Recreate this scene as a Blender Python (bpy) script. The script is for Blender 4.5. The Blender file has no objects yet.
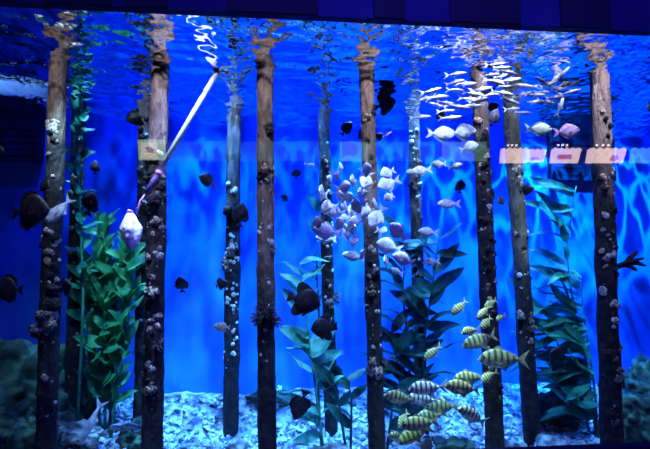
import bpy, bmesh, math, random
from mathutils import Vector, Matrix, noise
random.seed(7)
C = bpy.context.scene.collection
PI = math.pi
R = math.radians
# ------------------------------------------------------------------ camera
F = 470.0
EYE = Vector((0, 0, 2.25))
YAW, PITCH = R(5.0), R(4.8)
fwd = Vector((math.sin(YAW) * math.cos(PITCH), math.cos(YAW) * math.cos(PITCH), math.sin(PITCH)))
rgt = Vector((math.cos(YAW), -math.sin(YAW), 0))
upv = rgt.cross(fwd)
cam = bpy.data.objects.new('camera', bpy.data.cameras.new('camera'))
C.objects.link(cam)
M3 = Matrix((rgt, upv, -fwd)).transposed()
cam.matrix_world = Matrix.Translation(EYE) @ M3.to_4x4()
cam.data.sensor_width = 36
cam.data.lens = F / 650 * 36
cam.data.clip_end = 100
bpy.context.scene.camera = cam

def at(px, py, Y):
    """world point seen at pixel px,py on the plane y = Y"""
    d = fwd + rgt * ((px - 325) / F) + upv * ((224.5 - py) / F)
    return EYE + d * (Y / d.y)

def m_per_px(Y):
    return Y / F

GLASS_Y, BACK_Y, SURF = 3.56, 7.0, 4.25
X0, X1 = -6.2, 8.4

# ------------------------------------------------------------------ materials
def new_mat(name):
    m = bpy.data.materials.new(name)
    m.use_nodes = True
    nt = m.node_tree
    nt.nodes.clear()
    return m, nt, nt.nodes.new('ShaderNodeOutputMaterial')

def nd(nt, t, **kw):
    n = nt.nodes.new(t)
    for k, v in kw.items():
        if k in n.inputs.keys() if isinstance(k, str) else False:
            n.inputs[k].default_value = v
        else:
            setattr(n, k, v)
    return n

def col(c):
    return (c[0], c[1], c[2], 1)

def pm(name, base, rough=0.5, c2=None, scale=8, detail=5, bump=0.0, bscale=None, stretch=(1, 1, 1), metal=0.0, spec=0.4, lo=0.4, hi=0.62, trans=0):
    """principled with a two-colour noise and a bump"""
    m, nt, out = new_mat(name)
    b = nd(nt, 'ShaderNodeBsdfPrincipled')
    b.inputs['Roughness'].default_value = rough
    b.inputs['Metallic'].default_value = metal
    b.inputs['Specular IOR Level'].default_value = spec
    nt.links.new(b.outputs[0], out.inputs[0])
    tc = nd(nt, 'ShaderNodeTexCoord')
    mp = nd(nt, 'ShaderNodeMapping')
    mp.inputs['Scale'].default_value = stretch
    nt.links.new(tc.outputs['Object'], mp.inputs[0])
    n = nd(nt, 'ShaderNodeTexNoise')
    n.inputs['Scale'].default_value = scale
    n.inputs['Detail'].default_value = detail
    nt.links.new(mp.outputs[0], n.inputs['Vector'])
    r = nd(nt, 'ShaderNodeValToRGB')
    r.color_ramp.elements[0].position = lo
    r.color_ramp.elements[1].position = hi
    r.color_ramp.elements[0].color = col(base)
    r.color_ramp.elements[1].color = col(c2 or base)
    nt.links.new(n.outputs['Fac'], r.inputs[0])
    nt.links.new(r.outputs[0], b.inputs['Base Color'])
    if bump:
        n2 = nd(nt, 'ShaderNodeTexNoise')
        n2.inputs['Scale'].default_value = bscale or scale * 3
        n2.inputs['Detail'].default_value = 4
        nt.links.new(mp.outputs[0], n2.inputs['Vector'])
        bp = nd(nt, 'ShaderNodeBump')
        bp.inputs['Strength'].default_value = bump
        bp.inputs['Distance'].default_value = 0.02
        nt.links.new(n2.outputs['Fac'], bp.inputs['Height'])
        nt.links.new(bp.outputs[0], b.inputs['Normal'])
    return m

def emit(name, c, s):
    m, nt, out = new_mat(name)
    e = nd(nt, 'ShaderNodeEmission')
    e.inputs[0].default_value = col(c)
    e.inputs[1].default_value = s
    nt.links.new(e.outputs[0], out.inputs[0])
    return m

def bars(name, light, dark, belly, freq, width=0.0, soft=0.25, zcut=0.25):
    """fish skin: dark upright bars that fade towards a pale belly"""
    m, nt, out = new_mat(name)
    b = nd(nt, 'ShaderNodeBsdfPrincipled')
    b.inputs['Roughness'].default_value = 0.38
    nt.links.new(b.outputs[0], out.inputs[0])
    tc = nd(nt, 'ShaderNodeTexCoord')
    sp = nd(nt, 'ShaderNodeSeparateXYZ')
    nt.links.new(tc.outputs['Object'], sp.inputs[0])
    def mth(op, a, bb=None):
        x = nd(nt, 'ShaderNodeMath', operation=op)
        for i, v in enumerate((a, bb)):
            if v is None: continue
            if isinstance(v, (int, float)): x.inputs[i].default_value = v
            else: nt.links.new(v, x.inputs[i])
        return x.outputs[0]
    nz = nd(nt, 'ShaderNodeTexNoise'); nz.inputs['Scale'].default_value = 4
    nt.links.new(tc.outputs['Object'], nz.inputs['Vector'])
    ph = mth('ADD', mth('MULTIPLY', sp.outputs[0], freq), mth('MULTIPLY', nz.outputs['Fac'], 2.0))
    s = mth('SINE', ph)
    mr = nd(nt, 'ShaderNodeMapRange'); mr.inputs[1].default_value = width - soft; mr.inputs[2].default_value = width + soft + .2
    nt.links.new(s, mr.inputs[0])
    zb = nd(nt, 'ShaderNodeMapRange'); zb.inputs[1].default_value = -zcut; zb.inputs[2].default_value = 0.02
    nt.links.new(sp.outputs[2], zb.inputs[0])
    mix1 = nd(nt, 'ShaderNodeMix', data_type='RGBA')
    mix1.inputs[6].default_value = col(belly); mix1.inputs[7].default_value = col(light)
    nt.links.new(zb.outputs[0], mix1.inputs[0])
    mix2 = nd(nt, 'ShaderNodeMix', data_type='RGBA')
    mix2.inputs[7].default_value = col(dark)
    nt.links.new(mix1.outputs[2], mix2.inputs[6])
    nt.links.new(mth('MULTIPLY', mr.outputs[0], zb.outputs[0]), mix2.inputs[0])
    nt.links.new(mix2.outputs[2], b.inputs['Base Color'])
    return m

M = {}
M['wood'] = pm('weathered_timber', (.20, .105, .075), .75, (.46, .29, .22), 5, 6, .9, 9, (3.2, 3.2, .55))
M['wood_pink'] = pm('pale_timber', (.28, .15, .13), .7, (.60, .40, .34), 4.5, 6, .9, 8, (3, 3, .7))
M['wood_dark'] = pm('dark_timber', (.085, .05, .045), .8, (.25, .16, .12), 5, 6, .9, 9, (3, 3, .6))
M['wood_green'] = pm('algae_timber', (.12, .14, .10), .75, (.42, .36, .25), 4, 6, .8, 9, (2.5, 2.5, .45))
def fouled_dimmed(name, base, c2, line, soft=.25, foul=(.012, .009, .012), foul_dim2=(.05, .034, .032)):
    """timber whose lower length (below `line` metres over its foot) is painted dark: crust of growth plus deep-water dimness, with a ragged upper edge"""
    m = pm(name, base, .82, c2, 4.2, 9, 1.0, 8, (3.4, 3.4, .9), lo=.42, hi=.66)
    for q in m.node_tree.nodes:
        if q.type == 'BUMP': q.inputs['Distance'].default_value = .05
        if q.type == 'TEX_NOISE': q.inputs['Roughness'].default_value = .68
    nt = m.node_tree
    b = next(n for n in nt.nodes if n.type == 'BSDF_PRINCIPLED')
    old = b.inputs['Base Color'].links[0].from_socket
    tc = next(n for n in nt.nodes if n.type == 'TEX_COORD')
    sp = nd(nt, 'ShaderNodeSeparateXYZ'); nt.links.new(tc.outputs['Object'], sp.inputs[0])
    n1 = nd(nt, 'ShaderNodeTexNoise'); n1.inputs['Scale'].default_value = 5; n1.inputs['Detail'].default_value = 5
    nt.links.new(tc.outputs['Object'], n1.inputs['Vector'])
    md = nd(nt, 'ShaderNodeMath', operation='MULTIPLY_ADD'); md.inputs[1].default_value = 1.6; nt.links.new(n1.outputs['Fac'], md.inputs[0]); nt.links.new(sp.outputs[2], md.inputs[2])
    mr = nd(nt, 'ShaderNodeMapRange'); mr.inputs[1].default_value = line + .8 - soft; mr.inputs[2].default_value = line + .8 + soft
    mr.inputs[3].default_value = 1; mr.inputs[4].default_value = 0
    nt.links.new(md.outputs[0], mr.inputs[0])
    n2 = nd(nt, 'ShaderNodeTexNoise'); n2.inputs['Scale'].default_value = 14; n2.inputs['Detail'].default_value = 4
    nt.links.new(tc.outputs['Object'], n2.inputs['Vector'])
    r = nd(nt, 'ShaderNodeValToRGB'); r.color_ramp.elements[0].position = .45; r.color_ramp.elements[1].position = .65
    r.color_ramp.elements[0].color = col(foul); r.color_ramp.elements[1].color = col(foul_dim2)
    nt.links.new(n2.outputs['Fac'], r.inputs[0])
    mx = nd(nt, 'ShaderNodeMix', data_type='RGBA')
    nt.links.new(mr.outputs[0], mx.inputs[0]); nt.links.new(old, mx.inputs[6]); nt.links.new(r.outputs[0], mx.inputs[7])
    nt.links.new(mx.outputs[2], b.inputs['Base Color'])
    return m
M['shell'] = pm('oyster_shell_skin', (.16, .11, .08), .55, (.92, .80, .68), 2.2, 6, .9, 6, lo=.38, hi=.58)
M['shell_pink'] = pm('rosy_shell_skin', (.10, .05, .04), .55, (.78, .52, .40), 2.2, 6, .9, 6, lo=.40, hi=.62)
M['barnacle'] = pm('barnacle_skin', (.62, .60, .55), .6, (.9, .88, .82), 18, 3, .4, 40)
M['sponge'] = pm('sponge_skin', (.012, .008, .012), .9, (.10, .06, .055), 2.6, 6, 1.0, 7, lo=.45, hi=.7)
M['coral'] = pm('coral_skin', (.06, .04, .035), .8, (.66, .50, .38), 3.0, 6, 1.0, 7, lo=.42, hi=.66)
M['anemone'] = pm('spiky_tuft_skin', (.05, .04, .06), .7, (.15, .10, .11), 10, 4)
M['black_fish'] = pm('black_fish_skin', (.010, .008, .014), .5, (.035, .026, .035), 5, 3, stretch=(4, 1, 1))
M['brown_fish'] = pm('brown_fish_skin', (.20, .11, .09), .5, (.45, .28, .2), 6, 3)
M['grey_fish'] = pm('grey_fish_skin', (.16, .14, .17), .5, (.34, .3, .36), 6, 3)
M['silver'] = pm('silver_fish_skin', (.46, .48, .58), .4, (.78, .78, .86), 4, 4, spec=.5)
M['silver_dull'] = pm('dull_silver_fish_skin', (.34, .36, .40), .4, (.62, .62, .66), 7, 3, spec=.5)
M['slim'] = pm('slim_fish_skin', (.20, .22, .34), .35, (.58, .58, .70), 5, 3, spec=.6)
M['pale_green'] = pm('pale_greenish_fish_skin', (.40, .52, .42), .4, (.62, .70, .58), 6, 3)
M['lilac'] = pm('lilac_fish_skin', (.26, .14, .34), .4, (.42, .26, .50), 6, 3)
M['yellow'] = pm('ochre_face_skin', (.6, .5, .26), .5, (.75, .66, .42), 6, 3)
M['striped'] = bars('barred_olive_fish_skin', (.50, .52, .22), (.09, .12, .07), (.66, .70, .50), 46, .1, .4)
M['striped_pale'] = bars('barred_pale_fish_skin', (.66, .68, .66), (.06, .08, .10), (.85, .86, .86), 46, .1)
M['banded'] = bars('blue_banded_fish_skin', (.30, .36, .5), (.015, .02, .05), (.2, .25, .4), 9, .0, .2, 1.0)
M['olive_fin'] = pm('olive_fin_skin', (.40, .40, .16), .5, (.62, .60, .3), 10, 3)
M['eye'] = pm('fish_eye_skin', (.01, .01, .012), .15, (.03, .03, .03), 8)
M['kelp_green'] = pm('green_kelp_blade', (.02, .22, .08), .55, (.10, .46, .18), 7, 4, .3, 14)
M['kelp_teal'] = pm('teal_kelp_blade', (.012, .16, .10), .55, (.05, .34, .20), 6, 4, .3, 12)
M['kelp_pale'] = pm('pale_teal_kelp_blade', (.03, .22, .16), .45, (.16, .50, .36), 6, 4, .3, 12)
M['kelp_dark'] = pm('dark_kelp_blade', (.006, .05, .045), .5, (.02, .15, .11), 6, 4, .3, 12)
M['rock'] = pm('mossy_rock', (.012, .026, .02), .92, (.10, .17, .09), 5, 8, 1.0, 12)
M['rock_pale'] = pm('pale_rock', (.10, .11, .11), .92, (.55, .54, .48), 7, 8, 1.0, 16)
M['rubble'] = pm('bleached_coral_rubble', (.14, .15, .18), .9, (.92, .90, .82), 8, 6, .6, 20, lo=.42, hi=.56)
M['sand'] = pm('coral_sand', (.16, .17, .20), .95, (.74, .72, .66), 9, 9, 1.0, 26, lo=.40, hi=.60)
M['back'] = pm('painted_blue_wall', (.015, .20, .74), .9, (.03, .34, .85), 1.2, 3)
M['side'] = pm('dark_blue_side_wall', (.03, .06, .3), .9, (.05, .1, .4), 1.2, 3)
M['weir'] = pm('dark_overflow_plastic', (.012, .014, .03), .7, (.03, .035, .06), 3, 4)
M['header'] = pm('navy_header_paint', (.006, .006, .085), .7, (.010, .010, .12), .8, 2, spec=.1)
M['header2'] = pm('black_navy_trim_paint', (.005, .004, .028), .7, (.008, .006, .04), .8, 2, spec=.1)
M['hall'] = pm('dark_hall_paint', (.01, .01, .016), .9, (.014, .014, .02), 2, 2)
M['pole'] = pm('white_pole_paint', (.86, .84, .88), .35, (.95, .94, .96), 9, 2)
M['pole_dark'] = pm('dark_pole_grip', (.05, .03, .10), .5, (.14, .08, .22), 9, 2)
M['cord'] = pm('pink_cord', (.85, .25, .55), .5, (.95, .4, .7), 9, 2)
M['bag'] = pm('white_net_bag_cloth', (.72, .62, .86), .55, (.95, .90, .98), 9, 4, .5, 25)
M['pale_patch'] = pm('white_patch', (.78, .82, .86), .8, (.95, .96, .98), 12, 3)
M['sign'] = emit('lit_sign_face', (1, .70, .66), 7.5)
M['sign_cream'] = emit('lit_cream_sign_face', (1, .85, .66), 5.0)
M['sign_green'] = emit('lit_green_sign_rim', (.6, 1, .66), 3.2)
M['sign_blue'] = emit('lit_blue_sign_face', (.15, .6, 1), 3.6)
M['mark'] = emit('sign_red_mark', (1, .25, .28), 4.0)
M['mark_grey'] = emit('sign_grey_mark', (.5, .42, .5), 2.6)
M['bulb'] = emit('white_bulb_glow', (1, .95, 1), 9.0)
M['strip'] = emit('dim_cyan_panel_glow', (.18, .75, 1), .5)
M['strip2'] = emit('cyan_panel_glow', (.45, 1, .9), 1.3)

for k_ in ('kelp_green', 'kelp_teal', 'kelp_pale', 'kelp_dark'):
    nt = M[k_].node_tree
    b = next(n for n in nt.nodes if n.type == 'BSDF_PRINCIPLED'); out = next(n for n in nt.nodes if n.type == 'OUTPUT_MATERIAL')
    tl = nd(nt, 'ShaderNodeBsdfTranslucent'); mx = nd(nt, 'ShaderNodeMixShader'); mx.inputs[0].default_value = .45
    nt.links.new(b.inputs['Base Color'].links[0].from_socket, tl.inputs[0])
    nt.links.new(b.outputs[0], mx.inputs[1]); nt.links.new(tl.outputs[0], mx.inputs[2]); nt.links.new(mx.outputs[0], out.inputs[0])
# water surface: from below total reflection at grazing angles, clear when looked at steeply; body absorbs red
m, nt, out = new_mat('water_surface')
fr = nd(nt, 'ShaderNodeFresnel'); fr.inputs['IOR'].default_value = 1.33
tr = nd(nt, 'ShaderNodeBsdfTransparent')
gl = nd(nt, 'ShaderNodeBsdfGlossy'); gl.inputs['Roughness'].default_value = 0.0; gl.inputs['Color'].default_value = (1, 1, 1, 1)
tc = nd(nt, 'ShaderNodeTexCoord')
n1 = nd(nt, 'ShaderNodeTexNoise'); n1.inputs['Scale'].default_value = 6.5; n1.inputs['Detail'].default_value = 1.2
nt.links.new(tc.outputs['Object'], n1.inputs['Vector'])
bp = nd(nt, 'ShaderNodeBump'); bp.inputs['Strength'].default_value = .8; bp.inputs['Distance'].default_value = .034
nt.links.new(n1.outputs['Fac'], bp.inputs['Height'])
nt.links.new(bp.outputs[0], fr.inputs['Normal']); nt.links.new(bp.outputs[0], gl.inputs['Normal'])
mx = nd(nt, 'ShaderNodeMixShader')
nt.links.new(fr.outputs[0], mx.inputs[0]); nt.links.new(tr.outputs[0], mx.inputs[1]); nt.links.new(gl.outputs[0], mx.inputs[2])
nt.links.new(mx.outputs[0], out.inputs[0])
def absorb(nt, out):
    va = nd(nt, 'ShaderNodeVolumeAbsorption')
    va.inputs['Color'].default_value = (.15, .66, .97, 1)
    va.inputs['Density'].default_value = .30
    nt.links.new(va.outputs[0], out.inputs[1])
absorb(nt, out)
M['water_top'] = m
m, nt, out = new_mat('water_side')
tr = nd(nt, 'ShaderNodeBsdfTransparent'); nt.links.new(tr.outputs[0], out.inputs[0])
absorb(nt, out)
M['water_side'] = m
# clear pane with the reflection of both of its faces
m, nt, out = new_mat('clear_pane')
fr = nd(nt, 'ShaderNodeFresnel'); fr.inputs['IOR'].default_value = 1.5
ge = nd(nt, 'ShaderNodeNewGeometry')
ma = nd(nt, 'ShaderNodeMath', operation='SUBTRACT'); ma.inputs[0].default_value = 1.9
mb = nd(nt, 'ShaderNodeMath', operation='MULTIPLY'); mb.inputs[1].default_value = 1.9
nt.links.new(ge.outputs['Backfacing'], mb.inputs[0]); nt.links.new(mb.outputs[0], ma.inputs[1])
mc = nd(nt, 'ShaderNodeMath', operation='MULTIPLY'); mc.use_clamp = True
nt.links.new(ma.outputs[0], mc.inputs[0]); nt.links.new(fr.outputs[0], mc.inputs[1])
tr = nd(nt, 'ShaderNodeBsdfTransparent'); gl = nd(nt, 'ShaderNodeBsdfGlossy'); gl.inputs['Roughness'].default_value = 0.0
gl.inputs['Color'].default_value = (1, 1, 1, 1)
mx = nd(nt, 'ShaderNodeMixShader')
nt.links.new(mc.outputs[0], mx.inputs[0]); nt.links.new(tr.outputs[0], mx.inputs[1]); nt.links.new(gl.outputs[0], mx.inputs[2])
nt.links.new(mx.outputs[0], out.inputs[0])
M['pane'] = m

# ------------------------------------------------------------------ helpers
def mesh(name, verts, faces, mat, smooth=True):
    me = bpy.data.meshes.new(name)
    me.from_pydata([tuple(v) for v in verts], [], faces)
    me.update()
    bm = bmesh.new(); bm.from_mesh(me)
    bmesh.ops.recalc_face_normals(bm, faces=bm.faces)
    bm.to_mesh(me); bm.free()
    for p in me.polygons: p.use_smooth = smooth
    if mat is not None: me.materials.append(mat)
    return me

def obj(name, me, parent=None, loc=(0, 0, 0)):
    o = bpy.data.objects.new(name, me)
    C.objects.link(o)
    o.location = loc
    if parent is not None: o.parent = parent
    return o

def tag(o, label, cat, group=None, kind=None):
    o['label'] = label; o['category'] = cat
    if group: o['group'] = group
    if kind: o['kind'] = kind
    return o

def empty(name, loc=(0, 0, 0)):
    o = bpy.data.objects.new(name, None); C.objects.link(o); o.location = loc
    o.empty_display_size = .05
    return o

def box_data(x0, x1, y0, y1, z0, z1):
    v = [(x, y, z) for x in (x0, x1) for y in (y0, y1) for z in (z0, z1)]
    f = [(0, 1, 3, 2), (4, 6, 7, 5), (0, 4, 5, 1), (2, 3, 7, 6), (0, 2, 6, 4), (1, 5, 7, 3)]
    return v, f

def box(name, b, mat, parent=None, bev=0.0):
    cx, cy, cz = (b[0] + b[1]) / 2, (b[2] + b[3]) / 2, (b[4] + b[5]) / 2
    v, f = box_data(b[0] - cx, b[1] - cx, b[2] - cy, b[3] - cy, b[4] - cz, b[5] - cz)
    me = mesh(name, v, f, mat, False)
    if bev:
        bm = bmesh.new(); bm.from_mesh(me)
        bmesh.ops.bevel(bm, geom=bm.edges[:], offset=bev, segments=2, affect='EDGES')
        bm.to_mesh(me); bm.free()
    return obj(name, me, parent, (cx, cy, cz))

def struct(o):
    o['kind'] = 'structure'
    return o

def tube_data(path, radii, seg=10, wob=0.0, seed=0.0, cap=True):
    vs, fs = [], []
    n = len(path)
    for i, p in enumerate(path):
        a = path[max(0, i - 1)]; b = path[min(n - 1, i + 1)]
        t = (Vector(b) - Vector(a)).normalized()
        ref = Vector((1, 0, 0)) if abs(t.x) < .9 else Vector((0, 1, 0))
        u = t.cross(ref).normalized(); w = t.cross(u)
        for k in range(seg):
            ang = 2 * PI * k / seg
            r = radii[i]
            if wob:
                q = Vector((math.cos(ang) * 1.3 + seed, math.sin(ang) * 1.3, p[2] * 2.2))
                r *= 1 + wob * noise.noise(q) + wob * .55 * noise.noise(q * 3.1)
            vs.append(Vector(p) + (u * math.cos(ang) + w * math.sin(ang)) * r)
    for i in range(n - 1):
        for k in range(seg):
            a = i * seg + k; b = i * seg + (k + 1) % seg
            fs.append((a, b, b + seg, a + seg))
    if cap:
        fs.append(tuple(range(seg))); fs.append(tuple(range((n - 1) * seg, n * seg)))
    return vs, fs

def lump_data(r, sub=3, amp=.25, freq=1.6, seed=0.0, sq=(1, 1, 1)):
    bm = bmesh.new()
    bmesh.ops.create_icosphere(bm, subdivisions=sub, radius=1)
    vs = []
    for v in bm.verts:
        q = v.co * freq + Vector((seed, seed * 1.7, -seed))
        k = 1 + amp * noise.noise(q) + amp * .5 * noise.noise(q * 2.3) + amp * .3 * noise.noise(q * 5)
        vs.append(Vector((v.co.x * sq[0], v.co.y * sq[1], v.co.z * sq[2])) * k * r)
    fs = [tuple(x.index for x in f.verts) for f in bm.faces]
    bm.free()
    return vs, fs

def merge(parts):
    V, Fc = [], []
    for v, f in parts:
        o = len(V); V += list(v); Fc += [tuple(i + o for i in q) for q in f]
    return V, Fc

# ------------------------------------------------------------------ setting
mound = at(92, 420, 5.7)
mound2 = at(60, 440, 5.4)
def floor_z(x, y):
    t = min(1, max(0, (y - 6.15) / .8))
    z = .02 + .40 * t * t * (3 - 2 * t)
    z += .06 * noise.noise(Vector((x * .9, y * .9, 3))) + .055 * noise.noise(Vector((x * 2.6, y * 2.6, 7))) + .03 * noise.noise(Vector((x * 7, y * 7, 1)))
    for c, h, s in ((mound, .22, .34), (mound2, .18, .4)):
        d = ((x - c.x) ** 2 + (y - c.y) ** 2) / (s * s)
        if d < 8: z += h * math.exp(-d)
    return z

nx, ny = 190, 70
vs = [(X0 + (X1 - X0) * i / nx, 3.62 + (BACK_Y - 3.62) * j / ny, 0) for j in range(ny + 1) for i in range(nx + 1)]
vs = [(x, y, floor_z(x, y)) for x, y, _ in vs]
fs = [(j * (nx + 1) + i, j * (nx + 1) + i + 1, (j + 1) * (nx + 1) + i + 1, (j + 1) * (nx + 1) + i) for j in range(ny) for i in range(nx)]
struct(obj('floor', mesh('floor', vs, fs, M['sand'])))
struct(box('wall_back', (X0, X1, BACK_Y, BACK_Y + .12, -.3, 6.4), M['back']))
struct(box('wall_left', (X0 - .12, X0, 3.6, BACK_Y + .12, -.3, 6.4), M['side']))
struct(box('wall_right', (X1, X1 + .12, 3.6, BACK_Y + .12, -.3, 6.4), M['side']))
struct(box('ceiling', (X0 - .2, X1 + .2, -2.3, BACK_Y + .12, 6.4, 6.5), M['hall']))
# facade between hall and tank: header above the pane, sill below it
hz = at(325, 21.5, GLASS_Y + .02).z
struct(box('wall_front', (X0 - .12, X1 + .12, GLASS_Y - .06, GLASS_Y + .02, hz, 6.4), M['header']))
k = 1
for pa, pb in ((-60, 16), (46, 112), (125, 168), (228, 318), (374, 405), (450, 520), (560, 610)):
    a, b = at(pa, 0, GLASS_Y - .07), at(pb, 0, GLASS_Y - .07)
    struct(box('trim_%d' % k, (a.x, b.x, GLASS_Y - .075, GLASS_Y - .0605, hz + .004, 6.3), M['header2'])); k += 1
sz = at(655, 442, GLASS_Y + .02).z
struct(box('windowsill', (X0 - .12, X1 + .12, GLASS_Y - .06, GLASS_Y + .02, -.3, sz), M['header2']))
w = struct(box('window_1', (X0, X1, GLASS_Y - .015, GLASS_Y + .015, sz - .02, hz + .02), M['pane']))
struct(box('wall_hall', (X0 - .2, X1 + .2, -2.32, -2.192, .55, 6.4), M['hall']))
struct(box('floor_hall', (X0 - .2, X1 + .2, -2.3, GLASS_Y - .06, .55, .65), M['hall']))

# water: a closed body whose top is a rippled surface
nx, ny = 420, 170
wx0, wx1, wy0, wy1, wz0 = X0 + .004, X1 - .004, GLASS_Y + .03, BACK_Y + .05, -.25
def wave(x, y):
    p = Vector((x * 1.1, y * 1.6, 0))
    z = .030 * noise.noise(p * 1.3) + .018 * noise.noise(Vector((x * 3.0, y * 4.6, 4))) + .0085 * noise.noise(Vector((x * 7, y * 10, 9)))
    return SURF + z
vs, fs = [], []
for j in range(ny + 1):
    for i in range(nx + 1):
        x = wx0 + (wx1 - wx0) * i / nx; y = wy0 + (wy1 - wy0) * j / ny
        vs.append((x, y, wave(x, y)))
for j in range(ny):
    for i in range(nx):
        a = j * (nx + 1) + i
        fs.append((a, a + 1, a + nx + 2, a + nx + 1))
ntop = len(fs)
bl = len(vs)
vs += [(wx0, wy0, wz0), (wx1, wy0, wz0), (wx1, wy1, wz0), (wx0, wy1, wz0)]
fs.append((bl, bl + 3, bl + 2, bl + 1))
fs.append(tuple([bl, bl + 1] + [i for i in range(nx, -1, -1)]))
fs.append(tuple([bl + 2, bl + 3] + [ny * (nx + 1) + i for i in range(nx + 1)]))
fs.append(tuple([bl + 1, bl + 2] + [j * (nx + 1) + nx for j in range(ny, -1, -1)]))
fs.append(tuple([bl + 3, bl] + [j * (nx + 1) for j in range(ny + 1)]))
me = mesh('water', vs, fs, M['water_top'])
me.materials.append(M['water_side'])
for i, p in enumerate(me.polygons):
    p.material_index = 0 if i < ntop else 1
    if i >= ntop: p.use_smooth = False
struct(obj('water', me))

# dark overflow boxes on the back wall
def wall_box(name, pa, pb, ybot, label, depth=.10):
    a, b = at(pa, ybot, BACK_Y), at(pb, ybot, BACK_Y)
    t = empty(name, ((a.x + b.x) / 2, BACK_Y, a.z))
    wd = (b.x - a.x) / 2; h = SURF + .10 - a.z
    v, f = box_data(-wd, wd, -depth, 0, 0, h)
    obj('casing', mesh('casing', v, f, M['weir'], False), t)
    t.location.y -= .004
    parts = [box_data(-wd + .04, wd - .04, -depth - .006, -depth - .001, h * (.1 + .15 * i), h * (.16 + .15 * i)) for i in range(5)]
    v, f = merge(parts)
    obj('grille', mesh('grille', v, f, M['weir'], False), t)
    tag(t, label, 'box')
wall_box('overflow_box', 548, 612, 181, 'dark overflow box on the blue wall behind the white-ringed piling')
wall_box('overflow_box', -70, 44, 160, 'dark overflow box on the blue wall beside the shell-crusted piling')

# ------------------------------------------------------------------ growth shapes (shared meshes)
GROW = {'oyster_shell': [], 'rosy_shell': [], 'barnacle': [], 'sponge': [], 'coral_clump': [], 'spiky_tuft': []}
def shell_mesh(seed, mat):
    rings, seg = 5, 12
    vs = [(0, 0, .42)]; fs = []
    for r in range(1, rings + 1):
        t = r / rings
        for k2 in range(seg):
            a = 2 * PI * k2 / seg
            rr = t * (1 + .28 * noise.noise(Vector((math.cos(a) * 1.5 + seed, math.sin(a) * 1.5, 0))) + (.10 if (k2 % 2) else 0) * t)
            z = .42 * (1 - t * t) + .10 * noise.noise(Vector((math.cos(a) * 2, math.sin(a) * 2 + seed, t * 3)))
            vs.append((rr * math.cos(a) * 1.15, rr * math.sin(a) * .8, z))
    for k2 in range(seg): fs.append((0, 1 + k2, 1 + (k2 + 1) % seg))
    for r in range(rings - 1):
        for k2 in range(seg):
            a = 1 + r * seg + k2; b = 1 + r * seg + (k2 + 1) % seg
            fs.append((a, a + seg, b + seg, b))
    n0 = len(vs)
    for k2 in range(seg):
        v = vs[1 + (rings - 1) * seg + k2]; vs.append((v[0] * .8, v[1] * .8, v[2] - .35))
    for k2 in range(seg):
        a = 1 + (rings - 1) * seg + k2; b = 1 + (rings - 1) * seg + (k2 + 1) % seg
        fs.append((a, n0 + k2, n0 + (k2 + 1) % seg, b))
    fs.append(tuple(n0 + k2 for k2 in range(seg)))
    return mesh('shell', vs, fs, mat)
for s in range(4):
    GROW['oyster_shell'].append(shell_mesh(s * 3.3, M['shell']))
    GROW['rosy_shell'].append(shell_mesh(s * 2.1 + 9, M['shell_pink']))
for s in range(2):
    seg = 10; vs = []; fs = []
    for t, (r, z) in enumerate(((1, -.2), (.85, .35), (.55, .8), (.38, .82), (.30, .45))):
        for k2 in range(seg):
            a = 2 * PI * k2 / seg
            q = r * (1 + .12 * (k2 % 2)) * (1 + .15 * noise.noise(Vector((a, s * 5, t))))
            vs.append((q * math.cos(a), q * math.sin(a), z))
    for t in range(4):
        for k2 in range(seg):
            a = t * seg + k2; b = t * seg + (k2 + 1) % seg
            fs.append((a, b, b + seg, a + seg))
    fs.append(tuple(range(seg))); fs.append(tuple(range(4 * seg, 5 * seg)))
    GROW['barnacle'].append(mesh('barnacle', vs, fs, M['barnacle']))
for s in range(3):
    v, f = lump_data(1, 3, .55, 1.9, s * 4.4 + 1, (1, .9, .7)); GROW['sponge'].append(mesh('sponge', v, f, M['sponge']))
    parts = []
    rr = random.Random(s)
    for q in range(14):
        a = rr.uniform(0, 2 * PI); d = rr.uniform(0, .8)
        v, f = lump_data(rr.uniform(.25, .45), 2, .5, 2.2, q + s * 20)
        parts.append(([x + Vector((d * math.cos(a), d * math.sin(a), .45 * (1 - d) + rr.uniform(-.1, .1))) for x in v], f))
    v, f = merge(parts); GROW['coral_clump'].append(mesh('coral_clump', v, f, M['coral']))
    parts = []
    for q in range(34):
        a = rr.uniform(0, 2 * PI); e = rr.uniform(.2, 1.3); L = rr.uniform(.8, 1.3)
        d = Vector((math.cos(a) * math.cos(e), math.sin(a) * math.cos(e), math.sin(e)))
        b = Vector((d.x * .3, d.y * .3, 0))
        pth = [b + d * L * t + Vector((0, 0, .18 * t * t)) for t in (0, .35, .7, 1)]
        parts.append(tube_data(pth, [.075, .065, .05, .012], 5))
    parts.append(lump_data(.5, 2, .3, 2, s, (1, 1, .5)))
    v, f = merge(parts); GROW['spiky_tuft'].append(mesh('spiky_tuft', v, f, M['anemone']))

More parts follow.
